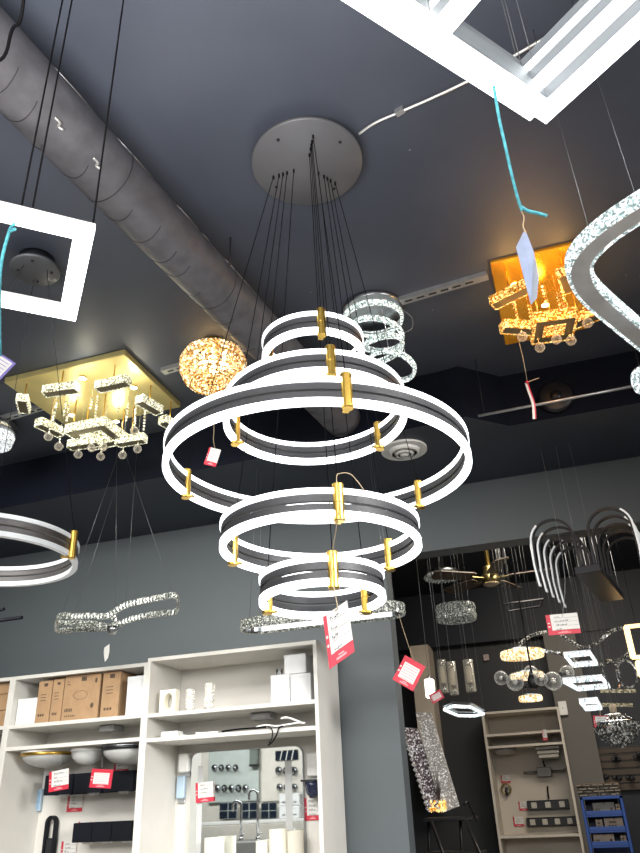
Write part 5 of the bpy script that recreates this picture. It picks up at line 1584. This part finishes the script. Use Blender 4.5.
for i in range(40): b.octa(g + V((random.uniform(-.055, .055), random.uniform(-.004, .004), random.uniform(-.022, .038))), .010, .011)
b.build('amber_glow', crystal('painted amber glow', (.5, .2, .02), (.95, .5, .08), (1, .85, .4), 1.1, 120), t1)  # warm glow on the boards' foot, painted as small emissive pieces
b = MB()
for k in range(7): p = PY(439.5, 801, Yg + .004) - o1; e_ = PY(427 + k * 2.4, 762 + abs(k - 3) * 4, Yg + .048) - o1; b.tube([p, e_], [.005, .001], 5); b.build('dark_ray', mat('dark glitter ray', (.05, .035, .035), .4), t1); b = MB()
# stand
q = PY(446, 814, Yg); zt = q.z - .02
t = thing('step_stand', 'black metal step stand carrying the glitter boards', 'step stand', (q.x, Yg + .12, 0))
c = V(t.location)
def L(px, py, Y): return PY(px, py, Y) - c
b = MB(); b.bbev((.01, 0, zt - .012), (.34, .27, .022), .004); b.build('platform', m_black, t)
for px0, py0, Y0, px1, py1, Y1 in ((431, 817, 5.44, 449, 870, 5.25), (464, 805, 5.44, 487, 870, 5.25), (428, 817, 5.74, 430, 870, 5.9), (459, 808, 5.74, 463, 870, 5.9)):
    a, d = L(px0, py0, Y0), L(px1, py1, Y1); d2 = a + (d - a) * ((-a.z) / (d - a).z); d2 = V((a.x + (d2.x - a.x) * .35, a.y + (d2.y - a.y) * .35, 0))
    k_ = (d - a); d3 = a + k_; 
    b = MB(); b.tube([V((a.x, a.y, zt - .02)), d, V((d.x + (d.x - a.x) * .5, d.y, 0))], .011, 8); b.build('leg', m_black, t)
for z_, dy, w_ in ((zt - .20, -.20, .38), (zt - .42, -.27, .44), (zt - .70, -.3, .5)):
    b = MB(); b.bbev((.05, dy, z_), (w_, .16, .018), .004); b.build('step', m_black, t)
b = MB(); b.tube([L(464, 804, 5.44), L(468, 801, 5.5), L(477, 822, 5.5)], .008, 6); b.build('handle', m_black, t)

# --- far white cabinet
Yc = 7.62
xl, xr = xat(481, 712, Yc), xat(559, 710, Yc); ztc = PY(520, 709.5, Yc).z
m_fl = mat('far white laminate', (.58, .53, .46), .5, var=.03); m_flb = mat('far cabinet back', (.52, .47, .40), .5, var=.04, scale=2)
s1_, s2_, s3_ = PY(523, 732, Yc).z, PY(525, 744, Yc).z, PY(540, 834.8, Yc).z
cabinet('white display cabinet at the far end of the back room', xl, xr, ztc, (s1_, s2_, s3_, .5, .08), .022, Yc, 7.99, mm=m_fl, mb_=m_flb)
Yw2 = 7.975
def far_item(name, lab, cat, px, py, group=None, Y=Yw2): return thing(name, lab, cat, PY(px, py, Y), None, group)
sF = px2m(1, PY(530, 780, Yw2))
for px0, px1, y0, y1, n, lab in ((519.5, 568, 800.5, 809, 3, 'upper black bar light with three white squares in the far cabinet'), (515, 579, 817.5, 825.5, 4, 'lower black bar light with four white squares in the far cabinet')):
    px0 += 9
    t = far_item('bar_light', lab, 'wall light', (px0 + px1) / 2, (y0 + y1) / 2, 'black bar lights in the far cabinet'); w_ = (px1 - px0) * sF; h_ = (y1 - y0) * sF
    w_ = min(w_, 2 * (xr - .03 - V(t.location).x))
    b = MB(); b.bbev((0, -.03, 0), (w_, .05, h_), .004); b.build('backplate', m_black, t)
    for k in range(n): b = MB(); b.bbev((-w_ / 2 + w_ * (k + .5) / n, -.06, 0), (h_ * .62, .03, h_ * .62), .004); b.build('lens', mat('grey opal lens', (.45, .43, .38), .4), t)
wall_tag(523.5, 806, 9, 8, 'price card at the left end of the upper black bar light, far cabinet', Y=Yw2 - .006, seed=51)
wall_tag(518.5, 821.5, 10, 8.5, 'price card at the left end of the lower black bar light, far cabinet', Y=Yw2 - .006, seed=52)
wall_tag(505.5, 779, 9, 7, 'price card above the small ring sconce in the far cabinet', Y=Yw2 - .006, seed=53)
t = far_item('ring_sconce', 'small dark ring wall sconce below its price card, far cabinet', 'wall light', 506.5, 789)
b = MB(); b.tube(circle(4.5 * sF, 24, (0, -.03, 0), Matrix.Rotation(PI / 2, 3, 'X')), .009, 6, True); b.build('ring', m_fanmetal, t); b = MB(); b.tube([(0, 0, 0), (0, -.04, 0), (0, -.04, -6 * sF)], .012, 8); b.build('stem', m_black, t)
t = far_item('rod_sconce', 'grey block wall light with thin rods either side, far cabinet', 'wall light', 544.5, 772)
b = MB(); b.bbev((0, -.04, 0), (14 * sF, .07, 8.5 * sF), .005); b.build('block', mat('pewter', (.17, .165, .15), .4, .3), t)
for sg in (-1, 1): b = MB(); b.tube([(sg * 7 * sF, -.04, 0), (sg * 20 * sF, -.04, .0)] + ([(sg * 20 * sF, -.06, 1.5 * sF)] if sg > 0 else []), .012, 8); b.build('rod', mat('pewter rod', (.2, .19, .17), .4, .4), t)
wire('loose_lead', 'black lead poking up from the grey block light', ((545, 767), (543.5, 763), (543, 761)), Yw2 - .03, .008, m_cable)
wire('loose_lead', 'dark lead rising from the upper black bar light', ((549, 799), (548, 793), (547.5, 786)), Yw2 - .03, .008, m_cable)
zz = s2_ - TH - .001
t = thing('flush_light', 'pale flat flush light under the far cabinet shelf, left', 'ceiling light', (PY(505, 750, 7.8).x, 7.8, zz)); r_ = 11 * sF
b = MB(); b.lathe([(.001, -.05), (r_ * .8, -.045), (r_, -.02), (r_, 0), (.001, 0)], 28); b.build('dome', mat('dim opal', (.42, .40, .36), .4), t); b = MB(); b.lathe([(r_, -.018), (r_ * 1.03, -.018), (r_ * 1.03, 0), (r_, 0)], 28, closed=True); b.build('rim_band', m_chromed, t)
t = thing('flush_light', 'stepped square flush light under the far cabinet shelf, right', 'ceiling light', (PY(548, 750, 7.8).x, 7.8, zz)); b = MB()
for k, w_ in enumerate((23, 21, 19)): b = MB(); b.bbev((0, 0, -.018 - k * .036), (w_ * sF, .22, .03), .005); b.build('tier', mat('dim cream', (.36, .34, .3), .4), t)
t = far_item('wall_lamp', 'small white block on the far cabinet back, upper left', 'wall light', 493, 761.5); b = MB(); b.bbev((0, -.03, 0), (5 * sF, .06, 11 * sF), .005); b.build('shade', m_cream, t); b = MB(); b.bbev((0, -.03, -6 * sF), (4 * sF, .05, 1.2 * sF), .003); b.build('base', m_chromed, t)
hang_tag(544.7, 735, 4.5, 10, 'narrow price card hanging in the top of the far cabinet', ((544, 727), (543, 720), (543, 712)), Yc - .02, 54, 2, 'full')
for px, py, w_, h_, lab, Y_ in ((563, 708.5, 8, 13, 'white junction box on the warm grey pier by the far cabinet', 7.75), (486.5, 658, 5.5, 6, 'small pale square plate on the dark far wall', YB)):
    q = PY(px, py, Y_); s = px2m(1, q); t = thing('junction_box', lab, 'wall box', q); b = MB(); b.bbev((0, -.02, 0), (w_ * s, .04, h_ * s), .004); b.build('cover', m_white if w_ > 6 else mat('pinkish plate', (.45, .36, .34), .5), t); b = MB(); b.lathe([(.001, 0), (.006, 0), (.006, .004), (.001, .004)], 8, (0, -.044, 0), Matrix.Rotation(-PI / 2, 3, 'X')); b.build('screw', m_chromed, t)
# --- blue rack
Yr = 6.7
x0, x1 = xat(580, 800, Yr), xat(623, 800, Yr); zr1 = PY(600, 796, Yr).z
t = thing('blue_rack', 'blue metal shelf rack of small cartons, lower right corner', 'shelf rack', ((x0 + x1) / 2, Yr + .17, 0)); c = V(t.location); w_ = x1 - x0
for sx in (-1, 1): b = MB(); b.bbev((sx * (w_ / 2 - .012), 0, zr1 / 2), (.024, .34, zr1), .004); b.build('side_panel', m_blue, t)
b = MB(); b.bb((-w_ / 2 + .03, .155, .1), (w_ / 2 - .03, .165, zr1 - .02)); b.build('back_panel', mat('dark blue enamel', (.008, .03, .13), .4), t)
b = MB(); b.bbev((0, 0, zr1 - .012), (w_, .34, .024), .004); b.build('top_panel', m_blue, t)
zsh = [PY(600, y, Yr).z for y in (813.5, 829.5, 844.5)] + [.9, .5, .12]
for z_ in zsh: b = MB(); b.bbev((0, -.005, z_ - .012), (w_ - .05, .33, .024), .003); b.bbev((0, -.166, z_ + .004), (w_ - .05, .012, .03), .003); b.build('shelf', m_blue, t)
m_tan = mat('pale carton', (.36, .29, .23), .7)
for k, (pa, pb, yt, shelf_i, lab, mm) in enumerate(((592, 614, 803, 0, 'grey printed carton on the top shelf of the blue rack', mat('grey carton', (.2, .2, .18), .6)), (615, 621, 804, 0, 'small pale carton at the right of the blue rack top shelf', m_tan), (595, 602, 819.5, 1, 'small pale carton at the left of the blue rack second shelf', m_tan), (603, 624, 816, 1, 'long pale carton on the blue rack second shelf', m_tan), (592, 613, 831, 2, 'wide pale carton on the blue rack third shelf', m_tan), (620, 627, 835.5, 2, 'small pale carton at the right of the blue rack third shelf', m_tan))):
    Yq = Yr + .05; xa, xb = xat(pa, yt, Yq), min(xat(pb, yt, Yq), x1 - .03); z0 = zsh[shelf_i] + .001; z1 = min(PY(pa, yt, Yq).z, ([zr1] + zsh)[shelf_i] - .035); xa = max(xa, x0 + .03)
    printed_box('small_carton', lab, 'box', xa, xb, z0, z1, Yq, Yq + .2, mm, m_cardd, 60 + k, 'small cartons on the blue rack', True)
# stone tiles on the rack
x0, x1 = xat(577, 790, Yr + .02), xat(621, 790, Yr + .02); zt = PY(600, 783, Yr + .02).z
for k in range(2):
    xa = x0 + (x1 - x0) * k / 2; xb = xa + (x1 - x0) / 2 - .006
    t = thing('stone_sample', ('left', 'right')[k] + ' stacked-stone tile sample standing on the blue rack', 'tile sample', ((xa + xb) / 2, Yr + .06, zr1), None, 'stone samples on the blue rack')
    b = MB(); rows = 6
    rnd = random.Random(k)
    for i in range(rows):
        hh = (zt - zr1) / rows; x = 0.
        W_ = xb - xa
        while x < W_ - .01:
            l_ = min(rnd.uniform(.04, .09), W_ - x); d_ = rnd.uniform(.02, .035); b.bb((x - W_ / 2, -d_, i * hh), (x + l_ - .003 - W_ / 2, .03, (i + 1) * hh - .003)); x += l_
    o = b.build('stone_face', m_stone, t)
    b = MB(); b.bb((-(xb - xa) / 2, .03, 0), ((xb - xa) / 2, .04, zt - zr1)); b.build('backing', m_cardd, t)
# slatted board with black taps in the recess
xa, xb = xat(601, 770, 7.86), xat(690, 770, 7.86); z1, z0 = PY(620, 746, 7.86).z, PY(620, 791, 7.86).z
t = thing('slat_board', 'brown slatted display board behind the crystal basket, lower right', 'board', ((xa + xb) / 2, 7.86, z0)); w_ = xb - xa; h_ = z1 - z0
b = MB(); b.bb((-w_ / 2, 0, 0), (w_ / 2, .04, h_)); b.build('board', m_stripwood, t)
b = MB()
for k in range(6): b.bb((-w_ / 2, -.008, h_ * (k + .1) / 6), (w_ / 2, 0, h_ * (k + .85) / 6))
b.build('slats', m_stripwood, t)
for k, (px, py) in enumerate(((616, 759), (638, 757), (617, 777), (630, 777), (604, 776))):
    q = PY(px, py, 7.852); s = px2m(1, q)
    t = thing('wall_tap', 'small black wall tap on the slatted board, ' + ('upper left', 'upper right', 'lower middle', 'lower right', 'lower left')[k] + ' one', 'tap', q, None, 'black taps on the slatted board')
    b = MB(); b.bbev((0, -.012, 0), (9 * s, .024, 3 * s), .004); b.build('rosette', m_black, t); b = MB(); b.tube([(0, -.02, 0), (0, -.09, .0), (0, -.10, 4 * s)] if k < 2 else [(0, -.02, 0), (0, -.09, 0), (.02, -.1, -3 * s)], .014, 8); b.build('spout', m_black, t)
